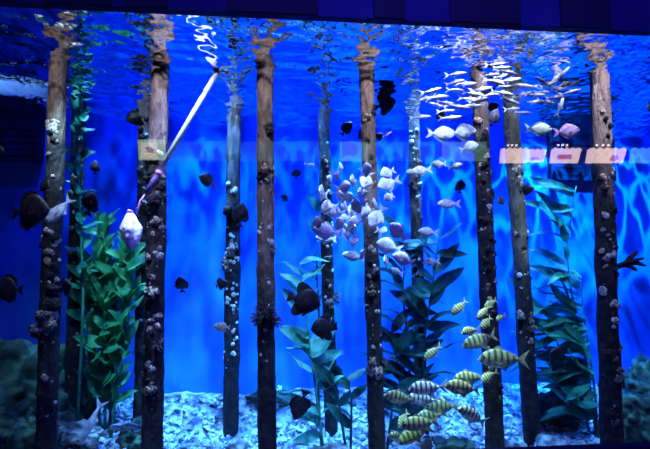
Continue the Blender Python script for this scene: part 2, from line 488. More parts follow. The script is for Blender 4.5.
# ------------------------------------------------------------------ pilings
PILES = {}
LINE = {'A': 150, 'A2': 60, 'B': 160, 'B2': 150, 'C': 196, 'D': 290, 'E': 122, 'F': 232, 'G': 200, 'H': 120, 'I': 262, 'J': 168}  # where each piling's painted dark begins: growth plus dimness of deep water
TINT = {'A': ((0.124, 0.065, 0.046), (0.298, 0.192, 0.143)), 'A2': ((0.031, 0.025, 0.025), (0.074, 0.056, 0.050)), 'B': ((0.161, 0.087, 0.074), (0.372, 0.248, 0.211)), 'B2': ((0.124, 0.068, 0.050), (0.273, 0.174, 0.124)), 'C': ((0.099, 0.056, 0.043), (0.236, 0.155, 0.112)),
        'D': ((0.136, 0.074, 0.062), (0.341, 0.223, 0.186)), 'E': ((0.062, 0.031, 0.028), (0.149, 0.081, 0.068)), 'F': ((0.161, 0.087, 0.068), (0.372, 0.248, 0.205)), 'G': ((0.112, 0.068, 0.056), (0.248, 0.174, 0.136)), 'H': ((0.161, 0.087, 0.068), (0.341, 0.229, 0.186)),
        'I': ((0.087, 0.087, 0.062), (0.260, 0.211, 0.149)), 'J': ((0.174, 0.099, 0.087), (0.384, 0.260, 0.223))}
def piling(key, top, bot, wpx, Y, mat, label, seed):
    a = at(top[0], top[1], Y); b = at(bot[0], bot[1], Y)
    ax = (a - b) / (a.z - b.z)
    p0 = b + ax * (0 - b.z)
    zb = floor_z(p0.x, p0.y) - .12
    base = b + ax * (zb - b.z)
    ztop = SURF + .75
    n = 64
    rad = wpx * m_per_px(Y) / 2
    n = 120
    path = [base * 0 + ax * ((ztop - zb) * i / n) for i in range(n + 1)]
    v, f = tube_data(path, [rad * (1.06 - .12 * i / n) * (1 + .05 * noise.noise(Vector((seed, 0, i * .35)))) for i in range(n + 1)], 28, .17, seed)
    mat = fouled_dimmed('timber_of_piling', TINT[key][0], TINT[key][1], at(325, LINE[key], Y).z - base.z)
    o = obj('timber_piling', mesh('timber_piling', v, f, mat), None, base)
    tag(o, label, 'piling', 'timber pilings standing in the tank')
    PILES[key] = dict(o=o, base=base, ax=ax, rad=rad, Y=Y, bot=b)
    return o

def grow(key, py, u, size, kind, lift=0.0):
    P = PILES[key]
    z = at(325, py, P['Y']).z
    t = z - P['base'].z
    c = P['ax'] * t
    ph = math.asin(max(-.98, min(.98, u)))
    outw = Vector((math.sin(ph), -math.cos(ph), 0))
    s = size * m_per_px(P['Y']) / 2
    me = random.choice(GROW[kind])
    o = bpy.data.objects.new(kind, me); C.objects.link(o); o.parent = P['o']
    nrm = (outw + Vector((0, 0, random.uniform(-.25, .35)))).normalized()
    q = nrm.to_track_quat('Z', 'Y')
    o.rotation_mode = 'QUATERNION'
    from mathutils import Quaternion
    o.rotation_quaternion = q @ Quaternion((0, 0, 1), random.uniform(0, 6.28))
    o.location = c + outw * (P['rad'] * .97 + s * lift)
    k2 = random.uniform(.85, 1.15)
    o.scale = (s * k2, s * k2, s * random.uniform(.8, 1.2))
    return o

def scatter(key, y0, y1, n, s0, s1, kinds, us=(-.9, .9)):
    for _ in range(n):
        grow(key, random.uniform(y0, y1), random.uniform(*us), random.uniform(s0, s1), random.choice(kinds))

piling('A', (58, 70), (46, 440), 17, 4.85, M['wood'], 'shell-crusted brown timber piling behind the large black batfish and beside the mossy rocks', 1)
piling('A2', (79, 110), (71, 430), 12, 5.9, M['wood_dark'], 'dark timber piling half hidden behind the shell-crusted one, kelp hanging along it', 2)
piling('B', (160, 70), (152, 445), 18, 4.85, M['wood_pink'], 'thick rugged timber piling just behind the white feeding pole and bag', 3)
piling('B2', (145, 112), (141, 420), 13, 6.2, M['wood'], 'thinner timber piling half hidden behind the rugged one by the feeding bag', 4)
piling('C', (234, 118), (231, 424), 14, 6.4, M['wood'], 'slim timber piling dotted with small white barnacles, bare foot on the pale gravel', 5)
piling('D', (265, 80), (267, 445), 17, 4.85, M['wood_pink'], 'timber piling with a dark spiky tuft around its middle', 6)
piling('E', (324, 122), (331, 420), 12, 6.35, M['wood_dark'], 'thin dark timber piling behind the leafy kelp and two black batfish', 7)
piling('F', (367, 84), (377, 445), 15.5, 4.85, M['wood_pink'], 'timber piling carrying a pale coral clump low down, silver disc fish around its middle', 8)
piling('G', (413, 108), (421, 392), 12, 6.2, M['wood'], 'thin timber piling behind the dark kelp, its foot behind the striped shoal', 9)
piling('H', (479, 80), (495, 445), 17, 4.85, M['wood'], 'thick timber piling right behind the column of striped olive fish', 10)
piling('I', (510, 98), (531, 422), 16, 5.7, M['wood_green'], 'leaning timber piling with a greenish smooth band below the lit signs', 11)
piling('J', (599, 70), (612, 440), 20, 4.75, M['wood_pink'], 'thickest pinkish timber piling with a white ring near the water surface', 12)

SH = ['oyster_shell', 'rosy_shell']
# A
scatter('A', 128, 138, 6, 5, 9, ['oyster_shell']); scatter('A', 138, 165, 5, 4, 8, ['sponge', 'rosy_shell'])
scatter('A', 232, 285, 14, 5, 9, ['oyster_shell', 'sponge', 'rosy_shell']); scatter('A', 283, 305, 5, 9, 14, ['sponge'], (.2, .95))
scatter('A', 305, 334, 8, 8, 12, ['rosy_shell', 'coral_clump']); grow('A', 326, -.95, 17, 'coral_clump'); grow('A', 312, -.3, 14, 'coral_clump')
grow('A', 371, .1, 9, 'rosy_shell'); scatter('A', 400, 418, 5, 5, 8, ['oyster_shell', 'sponge'], (-.8, 0)); scatter('A', 335, 435, 7, 5, 9, ['sponge'])
# A2
scatter('A2', 150, 300, 9, 5, 9, ['sponge', 'rosy_shell'])
# B
scatter('B', 158, 262, 26, 4, 8, ['oyster_shell', 'rosy_shell', 'sponge', 'rosy_shell']); scatter('B', 160, 215, 9, 8, 13, ['sponge'], (-.98, .2))
scatter('B', 262, 330, 11, 5, 9, ['sponge', 'rosy_shell', 'coral_clump']); grow('B', 292, .0, 15, 'coral_clump'); grow('B', 340, .6, 14, 'spiky_tuft')
scatter('B', 350, 388, 9, 5, 9, ['oyster_shell', 'coral_clump'], (-.9, .3)); grow('B', 384, 0, 13, 'coral_clump')
scatter('B2', 120, 150, 4, 5, 8, ['sponge', 'oyster_shell']); scatter('B2', 158, 300, 12, 6, 11, ['sponge', 'coral_clump'])
# C
scatter('C', 186, 196, 4, 4, 7, ['oyster_shell']); scatter('C', 232, 352, 34, 2.2, 4.2, ['barnacle']); grow('C', 250, .1, 13, 'coral_clump'); grow('C', 252, -.2, 10, 'oyster_shell')
scatter('C', 258, 275, 4, 8, 11, ['coral_clump'], (-.99, -.6)); scatter('C', 205, 225, 4, 8, 12, ['sponge'])
# D
scatter('D', 168, 184, 9, 5, 9, ['coral_clump', 'sponge', 'rosy_shell']); scatter('D', 125, 140, 4, 5, 9, ['sponge']); scatter('D', 215, 232, 4, 3, 5, ['oyster_shell', 'barnacle'])
scatter('D', 238, 254, 7, 6, 9, ['coral_clump', 'oyster_shell'], (.6, .98)); scatter('D', 226, 260, 5, 2.5, 4, ['barnacle'], (-.95, -.6))
for u in (-.9, -.45, 0, .45, .9): grow('D', random.uniform(304, 322), u, 15, 'spiky_tuft')
scatter('D', 325, 400, 7, 2.5, 4.5, ['barnacle', 'rosy_shell'])
# E
scatter('E', 150, 250, 9, 4, 7, ['sponge', 'rosy_shell', 'oyster_shell']); scatter('E', 255, 345, 10, 4, 8, ['sponge', 'coral_clump'])
grow('E', 298, .95, 14, 'spiky_tuft')
# F
scatter('F', 90, 160, 7, 4, 7, ['rosy_shell', 'sponge']); scatter('F', 165, 262, 10, 4, 8, ['sponge', 'rosy_shell', 'oyster_shell'])
scatter('F', 268, 302, 9, 5, 9, ['coral_clump', 'sponge']); grow('F', 312, .4, 6, 'oyster_shell'); grow('F', 347, -.3, 6, 'oyster_shell')
scatter('F', 355, 374, 9, 7, 12, ['coral_clump', 'rosy_shell']); grow('F', 362, .9, 12, 'spiky_tuft')
# G
scatter('G', 125, 150, 5, 4, 6, ['oyster_shell', 'barnacle']); scatter('G', 160, 330, 13, 4, 8, ['sponge', 'rosy_shell', 'coral_clump'])
# H
scatter('H', 112, 160, 10, 5, 8, ['rosy_shell', 'oyster_shell', 'sponge']); scatter('H', 160, 300, 34, 3, 7, ['rosy_shell', 'oyster_shell', 'sponge', 'sponge'])
scatter('H', 300, 400, 9, 4, 8, ['sponge', 'rosy_shell'])
# I
scatter('I', 150, 182, 9, 4, 8, ['rosy_shell', 'oyster_shell', 'sponge']); scatter('I', 215, 300, 12, 3, 6, ['rosy_shell', 'barnacle', 'sponge'])
scatter('I', 315, 350, 7, 5, 9, ['coral_clump', 'rosy_shell'])
# J
scatter('J', 95, 150, 7, 4, 7, ['rosy_shell', 'sponge']); scatter('J', 165, 262, 16, 4, 9, ['rosy_shell', 'oyster_shell', 'sponge'])
scatter('J', 262, 330, 9, 6, 10, ['sponge', 'oyster_shell']); scatter('J', 330, 430, 9, 6, 11, ['sponge', 'coral_clump'])
for key, y0, y1, n in (('A', 165, 430, 34), ('A2', 200, 400, 14), ('B', 160, 430, 36), ('B2', 160, 380, 16), ('C', 200, 365, 14), ('D', 165, 330, 22), ('E', 140, 350, 24), ('F', 200, 385, 34),
                       ('G', 140, 350, 24), ('H', 120, 400, 40), ('I', 150, 360, 30), ('J', 165, 420, 40)):
    scatter(key, y0, y1, n, 1.6, 4.2, ['oyster_shell', 'rosy_shell', 'rosy_shell', 'coral_clump', 'barnacle'], (-.97, .97))
# white ring on J
P = PILES['J']
zr = at(600, 74, P['Y']).z
c = P['ax'] * (zr - P['base'].z)
v, f = tube_data([c + P['ax'] * d for d in (-.022, -.012, .012, .022)], [P['rad'] * q for q in (1.08, 1.20, 1.20, 1.08)], 24)
o = obj('ring', mesh('ring', v, f, M['barnacle']), P['o']); o['label'] = 'white ring of scale near the water surface'
# branch on J
z = at(325, 268, P['Y']).z; c = P['ax'] * (z - P['base'].z)
parts = []
for dx, dz, bx, bz in ((.30, .10, 0, 0), (.24, .17, .12, .04), (.22, -.03, .10, .03), (.32, .02, .16, .05)):
    p0 = c + Vector((P['rad'] * .6 + bx, -.05, bz)); p1 = c + Vector((P['rad'] * .6 + dx, -.09, dz))
    parts.append(tube_data([p0, p0.lerp(p1, .5) + Vector((0, 0, .015)), p1], [.03, .026, .012], 7, .3, dx * 9))
v, f = merge(parts); obj('branch', mesh('branch', v, f, M['sponge']), P['o'])

# ------------------------------------------------------------------ fish
def interp(pts, x):
    """smooth curve through pts (Catmull-Rom)"""
    n = len(pts)
    x = max(pts[0][0], min(pts[-1][0], x))
    for i in range(n - 1):
        if x <= pts[i + 1][0]:
            (x0, a), (x1, b) = pts[i], pts[i + 1]
            h = x1 - x0; t = (x - x0) / h
            def slope(j):
                if j <= 0 or j >= n - 1:
                    p, q = (pts[0], pts[1]) if j <= 0 else (pts[-2], pts[-1])
                else: p, q = pts[j - 1], pts[j + 1]
                return (q[1] - p[1]) / (q[0] - p[0])
            m0, m1 = slope(i) * h, slope(i + 1) * h
            return (2 * t ** 3 - 3 * t * t + 1) * a + (t ** 3 - 2 * t * t + t) * m0 + (-2 * t ** 3 + 3 * t * t) * b + (t ** 3 - t * t) * m1
    return pts[-1][1]

def body_mesh(name, top, bot, wid, mat, bend=0.0):
    n, seg = 26, 14
    xs = [-.40 + .90 * (1 - (1 - i / n) ** 1.35) for i in range(n + 1)]
    vs, fs = [], []
    for x in xs:
        zt, zb, w = interp(top, x), interp(bot, x), interp(wid, x)
        tip = max(.03, min(1, ((.5 - x) / .06))) ** .5
        for k2 in range(seg):
            a = 2 * PI * k2 / seg
            ca, sa = math.cos(a), math.sin(a)
            zc, hh = (zt + zb) / 2, (zt - zb) / 2 * tip
            yy = w * tip * math.copysign(abs(ca) ** .9, ca)
            vs.append((x, yy + bend * (x - .1) ** 2, zc + hh * sa))
    for i in range(n):
        for k2 in range(seg):
            a = i * seg + k2; b = i * seg + (k2 + 1) % seg
            fs.append((a, b, b + seg, a + seg))
    fs.append(tuple(range(seg))); fs.append(tuple(range(n * seg, (n + 1) * seg)))
    return mesh(name, vs, fs, mat)

def fin_mesh(name, pts, mat, t=.008, bend=0.0):
    n = len(pts)
    cx = sum(p[0] for p in pts) / n; cz = sum(p[1] for p in pts) / n
    vs, fs = [], []
    for s in (-1, 1):
        for x, z in pts: vs.append((x, s * t * .35 + bend * (x - .1) ** 2, z))
        vs.append((cx, s * t + bend * (cx - .1) ** 2, cz))
    for k2 in range(n):
        j = (k2 + 1) % n
        fs.append((n, k2, j)); fs.append((2 * n + 1, n + 1 + j, n + 1 + k2)); fs.append((k2, n + 1 + k2, n + 1 + j, j))
    return mesh(name, vs, fs, mat, False)

def side_fin(name, x, y, z, L, W, mat):
    o = []
    for s in (-1, 1):
        pts = [(0, 0), (-.3 * L, .35 * W), (-.8 * L, .45 * W), (-L, .1 * W), (-.8 * L, -.4 * W), (-.3 * L, -.3 * W)]
        vs, fs = [], []
        for e in (0, .006):
            for a, b in pts: vs.append((x + a, s * (y - a * .35 + e), z + b + a * .15))
        n = len(pts)
        fs = [tuple(range(n)), tuple(range(n, 2 * n))] + [(k2, (k2 + 1) % n, n + (k2 + 1) % n, n + k2) for k2 in range(n)]
        o.append(mesh(name, vs, fs, mat, False))
    return o

def eye_mesh(x, y, z, r):
    o = []
    for s in (-1, 1):
        v, f = lump_data(r, 2, 0, 1, 0, (1, .45, 1))
        o.append(mesh('eye', [q + Vector((x, s * y, z)) for q in v], f, M['eye']))
    return o

def kind_batfish(mat, fin, bend=0.0):
    top = [(-.40, .045), (-.34, .07), (-.2, .27), (0, .40), (.15, .40), (.3, .30), (.42, .15), (.5, .03)]
    bot = [(-.40, -.045), (-.34, -.07), (-.2, -.27), (0, -.39), (.15, -.36), (.3, -.25), (.42, -.12), (.5, -.02)]
    wid = [(-.40, .015), (-.2, .06), (.1, .10), (.35, .075), (.5, .02)]
    return [('body', body_mesh('body', top, bot, wid, mat, bend)),
            ('tail_fin', fin_mesh('tail_fin', [(-.36, .05), (-.50, .15), (-.60, .17), (-.57, 0), (-.60, -.17), (-.50, -.15), (-.36, -.05)], fin, .012, bend)),
            ('dorsal_fin', fin_mesh('dorsal_fin', [(.24, .32), (.10, .43), (-.06, .51), (-.22, .54), (-.33, .48), (-.36, .36), (-.33, .20), (-.28, .12), (-.1, .3)], fin, .012, bend)),
            ('anal_fin', fin_mesh('anal_fin', [(.08, -.34), (-.04, -.44), (-.18, -.51), (-.30, -.50), (-.36, -.40), (-.34, -.24), (-.28, -.12), (-.1, -.3)], fin, .012, bend)),
            ('pelvic_fin', fin_mesh('pelvic_fin', [(.22, -.28), (.10, -.42), (.02, -.50), (.02, -.40), (.10, -.30)], fin, .01, bend)),
            ] + [('pectoral_fin', q) for q in side_fin('pectoral_fin', .16, .09, -.08, .16, .14, fin)] + [('eye', q) for q in eye_mesh(.36, .062, .08, .03)]

def kind_oval(mat, fin, h=1.0, bend=0.0):
    top = [(-.40, .035), (-.33, .06), (-.2, .17 * h), (0, .25 * h), (.2, .24 * h), (.36, .14 * h), (.5, .01)]
    bot = [(-.40, -.035), (-.33, -.06), (-.2, -.17 * h), (0, -.25 * h), (.2, -.21 * h), (.36, -.12 * h), (.5, -.03)]
    wid = [(-.40, .012), (-.2, .05), (.1, .085), (.35, .065), (.5, .015)]
    return [('body', body_mesh('body', top, bot, wid, mat, bend)),
            ('tail_fin', fin_mesh('tail_fin', [(-.36, .04), (-.48, .13), (-.60, .19), (-.54, 0), (-.60, -.19), (-.48, -.13), (-.36, -.04)], fin, .01, bend)),
            ('dorsal_fin', fin_mesh('dorsal_fin', [(.24, .20 * h), (.1, .31 * h), (-.12, .31 * h), (-.32, .22 * h), (-.33, .07), (-.1, .18 * h)], fin, .01, bend)),
            ('anal_fin', fin_mesh('anal_fin', [(.06, -.22 * h), (-.1, -.30 * h), (-.32, -.22 * h), (-.33, -.07), (-.1, -.18 * h)], fin, .01, bend)),
            ] + [('pectoral_fin', q) for q in side_fin('pectoral_fin', .18, .075, -.05, .14, .10, fin)] + [('eye', q) for q in eye_mesh(.36, .055, .05, .028)]

def kind_disc(mat, fin, h=1.0, bend=0.0):
    top = [(-.40, .035), (-.34, .05), (-.2, .19 * h), (0, .31 * h), (.15, .32 * h), (.32, .22 * h), (.44, .10 * h), (.5, .02)]
    bot = [(-.40, -.035), (-.34, -.05), (-.2, -.20 * h), (0, -.31 * h), (.15, -.29 * h), (.32, -.18 * h), (.44, -.08 * h), (.5, -.02)]
    wid = [(-.40, .014), (-.2, .05), (.1, .08), (.35, .06), (.5, .015)]
    return [('body', body_mesh('body', top, bot, wid, mat, bend)),
            ('tail_fin', fin_mesh('tail_fin', [(-.36, .035), (-.48, .14), (-.64, .22), (-.52, 0), (-.64, -.22), (-.48, -.14), (-.36, -.035)], fin, .01, bend)),
            ('dorsal_fin', fin_mesh('dorsal_fin', [(.14, .30 * h), (.02, .38 * h), (-.06, .36 * h), (-.2, .27 * h), (-.34, .10), (-.33, .04), (-.1, .22 * h)], fin, .01, bend)),
            ('anal_fin', fin_mesh('anal_fin', [(.10, -.28 * h), (-.02, -.37 * h), (-.09, -.34 * h), (-.2, -.26 * h), (-.34, -.10), (-.33, -.04), (-.1, -.22 * h)], fin, .01, bend)),
            ] + [('pectoral_fin', q) for q in side_fin('pectoral_fin', .18, .07, -.05, .13, .09, fin)] + [('eye', q) for q in eye_mesh(.37, .05, .06, .032)]

def kind_slim(mat, fin, bend=0.0):
    top = [(-.40, .022), (-.2, .06), (.05, .09), (.25, .085), (.42, .05), (.5, .01)]
    bot = [(-.40, -.022), (-.2, -.065), (.05, -.10), (.25, -.08), (.42, -.04), (.5, -.012)]
    wid = [(-.40, .012), (-.2, .04), (.1, .06), (.35, .045), (.5, .012)]
    return [('body', body_mesh('body', top, bot, wid, mat, bend)),
            ('tail_fin', fin_mesh('tail_fin', [(-.37, .02), (-.48, .09), (-.62, .17), (-.50, 0), (-.62, -.17), (-.48, -.09), (-.37, -.02)], fin, .012, bend)),
            ('dorsal_fin', fin_mesh('dorsal_fin', [(.10, .085), (.0, .17), (-.04, .11), (-.14, .065), (0, .07)], fin, .012, bend)),
            ('anal_fin', fin_mesh('anal_fin', [(-.04, -.085), (-.14, -.15), (-.17, -.10), (-.26, -.05), (-.12, -.06)], fin, .012, bend))]

def kind_jack(mat, fin, bend=0.0):
    top = [(-.40, .022), (-.34, .035), (-.2, .12), (0, .19), (.18, .205), (.34, .15), (.45, .06), (.5, -.02)]
    bot = [(-.40, -.022), (-.34, -.035), (-.2, -.11), (0, -.17), (.2, -.17), (.36, -.12), (.46, -.07), (.5, -.04)]
    wid = [(-.40, .014), (-.2, .05), (.1, .085), (.35, .065), (.5, .02)]
    return [('body', body_mesh('body', top, bot, wid, mat, bend)),
            ('tail_fin', fin_mesh('tail_fin', [(-.37, .025), (-.46, .09), (-.62, .20), (-.50, 0), (-.62, -.20), (-.46, -.09), (-.37, -.025)], fin, .012, bend)),
            ('dorsal_fin', fin_mesh('dorsal_fin', [(.20, .19), (.06, .27), (.0, .21), (-.2, .15), (-.36, .06), (-.36, .03), (-.1, .14)], fin, .01, bend)),
            ('anal_fin', fin_mesh('anal_fin', [(.0, -.16), (-.10, -.26), (-.14, -.18), (-.36, -.06), (-.36, -.03), (-.1, -.12)], fin, .01, bend)),
            ] + [('pectoral_fin', q) for q in side_fin('pectoral_fin', .18, .075, -.05, .17, .07, fin)] + [('eye', q) for q in eye_mesh(.38, .055, .035, .028)]

KINDS = {
    'bat': ('batfish', [kind_batfish(M['black_fish'], M['black_fish']), kind_batfish(M['black_fish'], M['black_fish'], .25)]),
    'dark': ('black_oval_fish', [kind_oval(M['black_fish'], M['black_fish'], 1.25), kind_oval(M['black_fish'], M['black_fish'], 1.25, .3)]),
    'round': ('black_round_fish', [kind_oval(M['black_fish'], M['black_fish'], 1.6, .15)]),
    'grey': ('grey_oval_fish', [kind_oval(M['grey_fish'], M['black_fish'], 1.3)]),
    'brown': ('brown_oval_fish', [kind_oval(M['brown_fish'], M['brown_fish'], 1.1)]),
    'disc': ('silver_disc_fish', [kind_disc(M['silver'], M['silver']), kind_disc(M['silver'], M['silver'], 1, .3), kind_disc(M['silver'], M['silver'], .85, -.3)]),
    'dull': ('dull_silver_fish', [kind_disc(M['silver_dull'], M['silver_dull'], .72), kind_disc(M['silver_dull'], M['silver_dull'], .72, .3)]),
    'slim': ('slim_silver_fish', [kind_slim(M['slim'], M['slim']), kind_slim(M['slim'], M['slim'], .3), kind_slim(M['slim'], M['slim'], -.35)]),
    'jack': ('striped_fish', [kind_jack(M['striped'], M['olive_fin']), kind_jack(M['striped'], M['olive_fin'], .25), kind_jack(M['striped'], M['olive_fin'], -.25)]),
    'jackw': ('striped_fish', [kind_jack(M['striped_pale'], M['silver_dull'])]),
    'green': ('pale_green_fish', [kind_disc(M['pale_green'], M['pale_green'], .85)]),
    'lilac': ('lilac_fish', [kind_disc(M['lilac'], M['lilac'], .95)]),
    'banded': ('blue_banded_fish', [kind_oval(M['banded'], M['black_fish'], 1.2)]),
    'bluesilver': ('blue_silver_fish', [kind_jack(M['grey_fish'], M['grey_fish'])]),
    'pale_slim': ('pale_long_fish', [kind_slim(M['silver_dull'], M['silver_dull'])]),
}
NF = [0]
def fish(kind, px, py, Lpx, ang, yaw, Y, label, cat='fish', group=None):
    """ang: heading in the picture, 0 = to the right, 90 = up; yaw: turned towards (+) or away from (-) the pane"""
    name, vars_ = KINDS[kind]
    pos = at(px, py, Y)
    a, w = R(ang), R(yaw)
    h = (rgt * math.cos(a) + Vector((0, 0, 1)) * math.sin(a)) * math.cos(w) + Vector((0, -1, 0)) * math.sin(w)
    h.normalize()
    up = rgt * -math.sin(a) + Vector((0, 0, 1)) * math.cos(a)
    if math.cos(a) < 0: up = -up
    up = (up - h * up.dot(h)).normalized()
    sd = up.cross(h)
    s = Lpx * m_per_px(Y) / 1.1
    mw = Matrix((h, sd, up)).transposed().to_4x4()
    root = empty(name)
    root.matrix_world = Matrix.Translation(pos) @ mw @ Matrix.Scale(s, 4)
    for pn, me in vars_[NF[0] % len(vars_)]:
        o = bpy.data.objects.new(pn, me); C.objects.link(o); o.parent = root
    NF[0] += 1
    tag(root, label, cat, group)
    return root

# black fish, one by one
fish('round', 31, 211, 44, 3, 10, 4.3, 'large black batfish swimming towards the shell-crusted piling, biggest of the dark fish', group='black fish')
for k_, px, py, L, an, yw, Y, lb in (
    ('dark', 44, 185, 22, -20, 30, 4.5, 'black oval fish partly in front of the shell-crusted piling, above the large batfish'),
    ('dark', 91, 203, 27, 65, 25, 4.5, 'black oval fish nosing upward between the shell-crusted piling and the feeding bag'),
    ('round', 8, 289, 31, 178, -5, 4.6, 'black ragged-finned batfish below the large batfish, cut by the picture edge'),
    ('dark', -2, 152, 20, 0, 20, 4.5, 'black fish at the picture edge above the large batfish, only its nose showing'),
    ('dark', 95, 167, 15, 80, 20, 5.2, 'small black fish upright just above the upward-nosing black oval fish'),
    ('bat', 135, 118, 20, 200, 20, 5.3, 'black fish high up beside the half-hidden piling, over the cream lit sign'),
    ('dark', 206, 180, 19, 150, 35, 5.2, 'lone black fish in open blue water between feeding pole and barnacled piling'),
    ('dark', 181, 284, 20, 95, 35, 5.2, 'black fish beside the rugged piling, level with the kelp top, nose up'),
    ('dark', 221, 284, 18, 20, 30, 5.2, 'black fish touching the barnacled piling from its shaded side'),
    ('dark', 241, 214, 26, 80, 20, 5.6, 'black oval fish upright in front of the barnacled piling, above its coral clump'),
    ('bat', 305, 301, 36, -15, 10, 4.5, 'bigger of the two black batfish in front of the leafy kelp'),
    ('bat', 323, 328, 28, 185, 15, 4.5, 'smaller black batfish crossing the thin dark piling below the bigger one'),
    ('dark', 300, 406, 30, 248, 10, 5.0, 'black fish diving nose-down over the gravel at the foot of the leafy kelp'),
    ('bat', 386, 104, 24, 15, 15, 5.4, 'black batfish right under the water surface between two pilings, mirrored above'),
    ('dark', 347, 128, 18, 50, 15, 5.9, 'black fish rising beside the thin dark piling near the surface'),
    ('dark', 361, 135, 13, 120, 40, 6.2, 'small black fish tucked against the coral-clumped piling near the surface'),
    ('dark', 379, 137, 12, 40, 40, 6.2, 'small black fish below the mirrored batfish'),
    ('grey', 494, 117, 20, 75, 25, 5.0, 'grey round fish between the thick and the leaning pilings under the slim shoal'),
    ('dark', 493, 107, 15, 20, 20, 5.3, 'black fish just above the grey round fish'),
    ('dark', 460, 186, 17, 100, 35, 5.3, 'black fish alone beside the thick piling, left of its shell crust'),
    ('dark', 527, 190, 16, 15, 35, 5.4, 'black round fish on one side of the greenish band of the leaning piling'),
    ('dark', 501, 201, 14, 200, 35, 5.4, 'black fish on the thick piling\'s side of the leaning piling\'s greenish band'),
    ('dark', 296, 173, 15, 95, 65, 5.6, 'tiny dark fish seen edge-on between the spiky-tufted and thin dark pilings'),
    ('dark', 285, 198, 13, 60, 60, 5.8, 'tiny dark fish below the edge-on one, close to the spiky-tufted piling'),
    ('bat', 556, 357, 30, 150, 30, 5.6, 'black batfish low down beneath the big blades of kelp near the leaning piling'),
    ('dark', 427, 444, 22, 200, 35, 5.0, 'black fish at the bottom edge under the striped shoal'),
    ('dark', 655, 108, 26, 180, 10, 4.8, 'black fish cut by the picture edge beside the white-ringed piling'),
    ('dark', 66, 287, 26, 20, 40, 4.5, 'black fish hugging the shell-crusted piling at the level of the ragged batfish'),
    ('dark', 440, 115, 14, 100, 30, 5.2, 'small black fish beneath the slim shoal above the big silver pair'),
    ('dark', 85, 362, 6, 10, 10, 5.6, 'tiny black fish beside the green kelp and the rocks'),
):
    fish(k_, px, py, L, an, yw, Y, lb, group='black fish')
fish('brown', 221, 327, 17, 175, 15, 6.0, 'brown fish beside the barnacled piling, low down')
fish('bluesilver', 58, 212, 34, 235, 15, 4.4, 'blue silver fish diving in front of the shell-crusted piling')
fish('pale_slim', 90, 424, 42, 247, 15, 5.0, 'long pale fish standing nose-down over the gravel beside the rocks')
fish('banded', 120, 428, 34, 92, 62, 5.35, 'blue banded fish head-up on the gravel, farther from the rugged piling')
fish('banded', 132, 428, 34, 88, 55, 4.95, 'blue banded fish head-up on the gravel, nearer to the rugged piling')
fish('green', 540, 129, 28, -3, 5, 4.55, 'pale greenish fish facing the lilac fish above the lit signs')
fish('lilac', 568, 131, 27, 5, 5, 4.6, 'lilac fish between the pale greenish fish and the white-ringed piling')
fish('disc', 443, 134, 30, -5, 15, 4.6, 'silver fish of the big pair under the slim shoal, the one behind')
fish('disc', 464, 132, 28, 5, 5, 4.5, 'silver lilac-tinted fish of the big pair, the one before the thick piling')
fish('disc', 470, 147, 20, 15, 15, 4.6, 'silver fish just below the big pair, over the thick piling')

# label helper for the schools: rank inside the gap between two pilings
PX = [('shell-crusted', 52), ('bag-side', 156), ('barnacled', 232), ('spiky-tufted', 266), ('thin dark', 327), ('coral-clumped', 371), ('kelp-backed', 416), ('thick', 485), ('leaning', 517), ('white-ringed', 604)]
ORD = 'highest second-highest third-highest fourth-highest fifth-highest sixth-highest seventh-highest eighth-highest ninth-highest tenth-highest eleventh-highest twelfth-highest thirteenth-highest fourteenth-highest fifteenth-highest sixteenth-highest seventeenth-highest eighteenth-highest nineteenth-highest twentieth-highest'.split() + ['%s-highest' % w for w in 'twenty-first twenty-second twenty-third twenty-fourth twenty-fifth twenty-sixth twenty-seventh twenty-eighth twenty-ninth thirtieth'.split()]
PLACED = []
def clear_depth(px, py, L, yaw, Y, lo, hi):
    """a depth near Y at which the fish touches no other"""
    best, bq = Y, -1e9
    th = L * m_per_px(4.5) * abs(math.sin(R(yaw)))
    cands = [Y] + [lo + (hi - lo) * i / 24 for i in range(25)]
    for c in cands:
        q = 1e9
        for (ax_, ay, al, ath, aY) in PLACED:
            if math.hypot(ax_ - px, ay - py) < .62 * (al + L):
                q = min(q, abs(aY - c) - .5 * (th + ath) - .05)
        q = min(q, .02)
        if q > bq + 1e-6: best, bq = c, q
    PLACED.append((px, py, L, th, best))
    return best
def school(kinds, rows, noun, group):
    gaps = {}
    for r_ in rows:
        g = max(i for i, (n, x) in enumerate(PX) if x <= r_[1])
        gaps.setdefault(g, []).append(r_)
    for g, lst in gaps.items():
        lst.sort(key=lambda r_: r_[2])
        b = PX[g + 1][0] if g + 1 < len(PX) else None
        for i, r_ in enumerate(lst):
            lb = '%s %s between the %s and %s pilings' % (ORD[i], noun, PX[g][0], b)
            k_, px, py, L, an, yw, Y = r_
            lo, hi = (3.95, 4.66) if k_ != 'dull' else (4.2, 5.4)
            hi = min(hi, .955 * 2 * F / max(1, 264 - py)) if k_ == 'slim' else hi
            fish(k_, px, py, L, an, yw, clear_depth(px, py, L, yw, Y, lo, hi), lb, group=group)

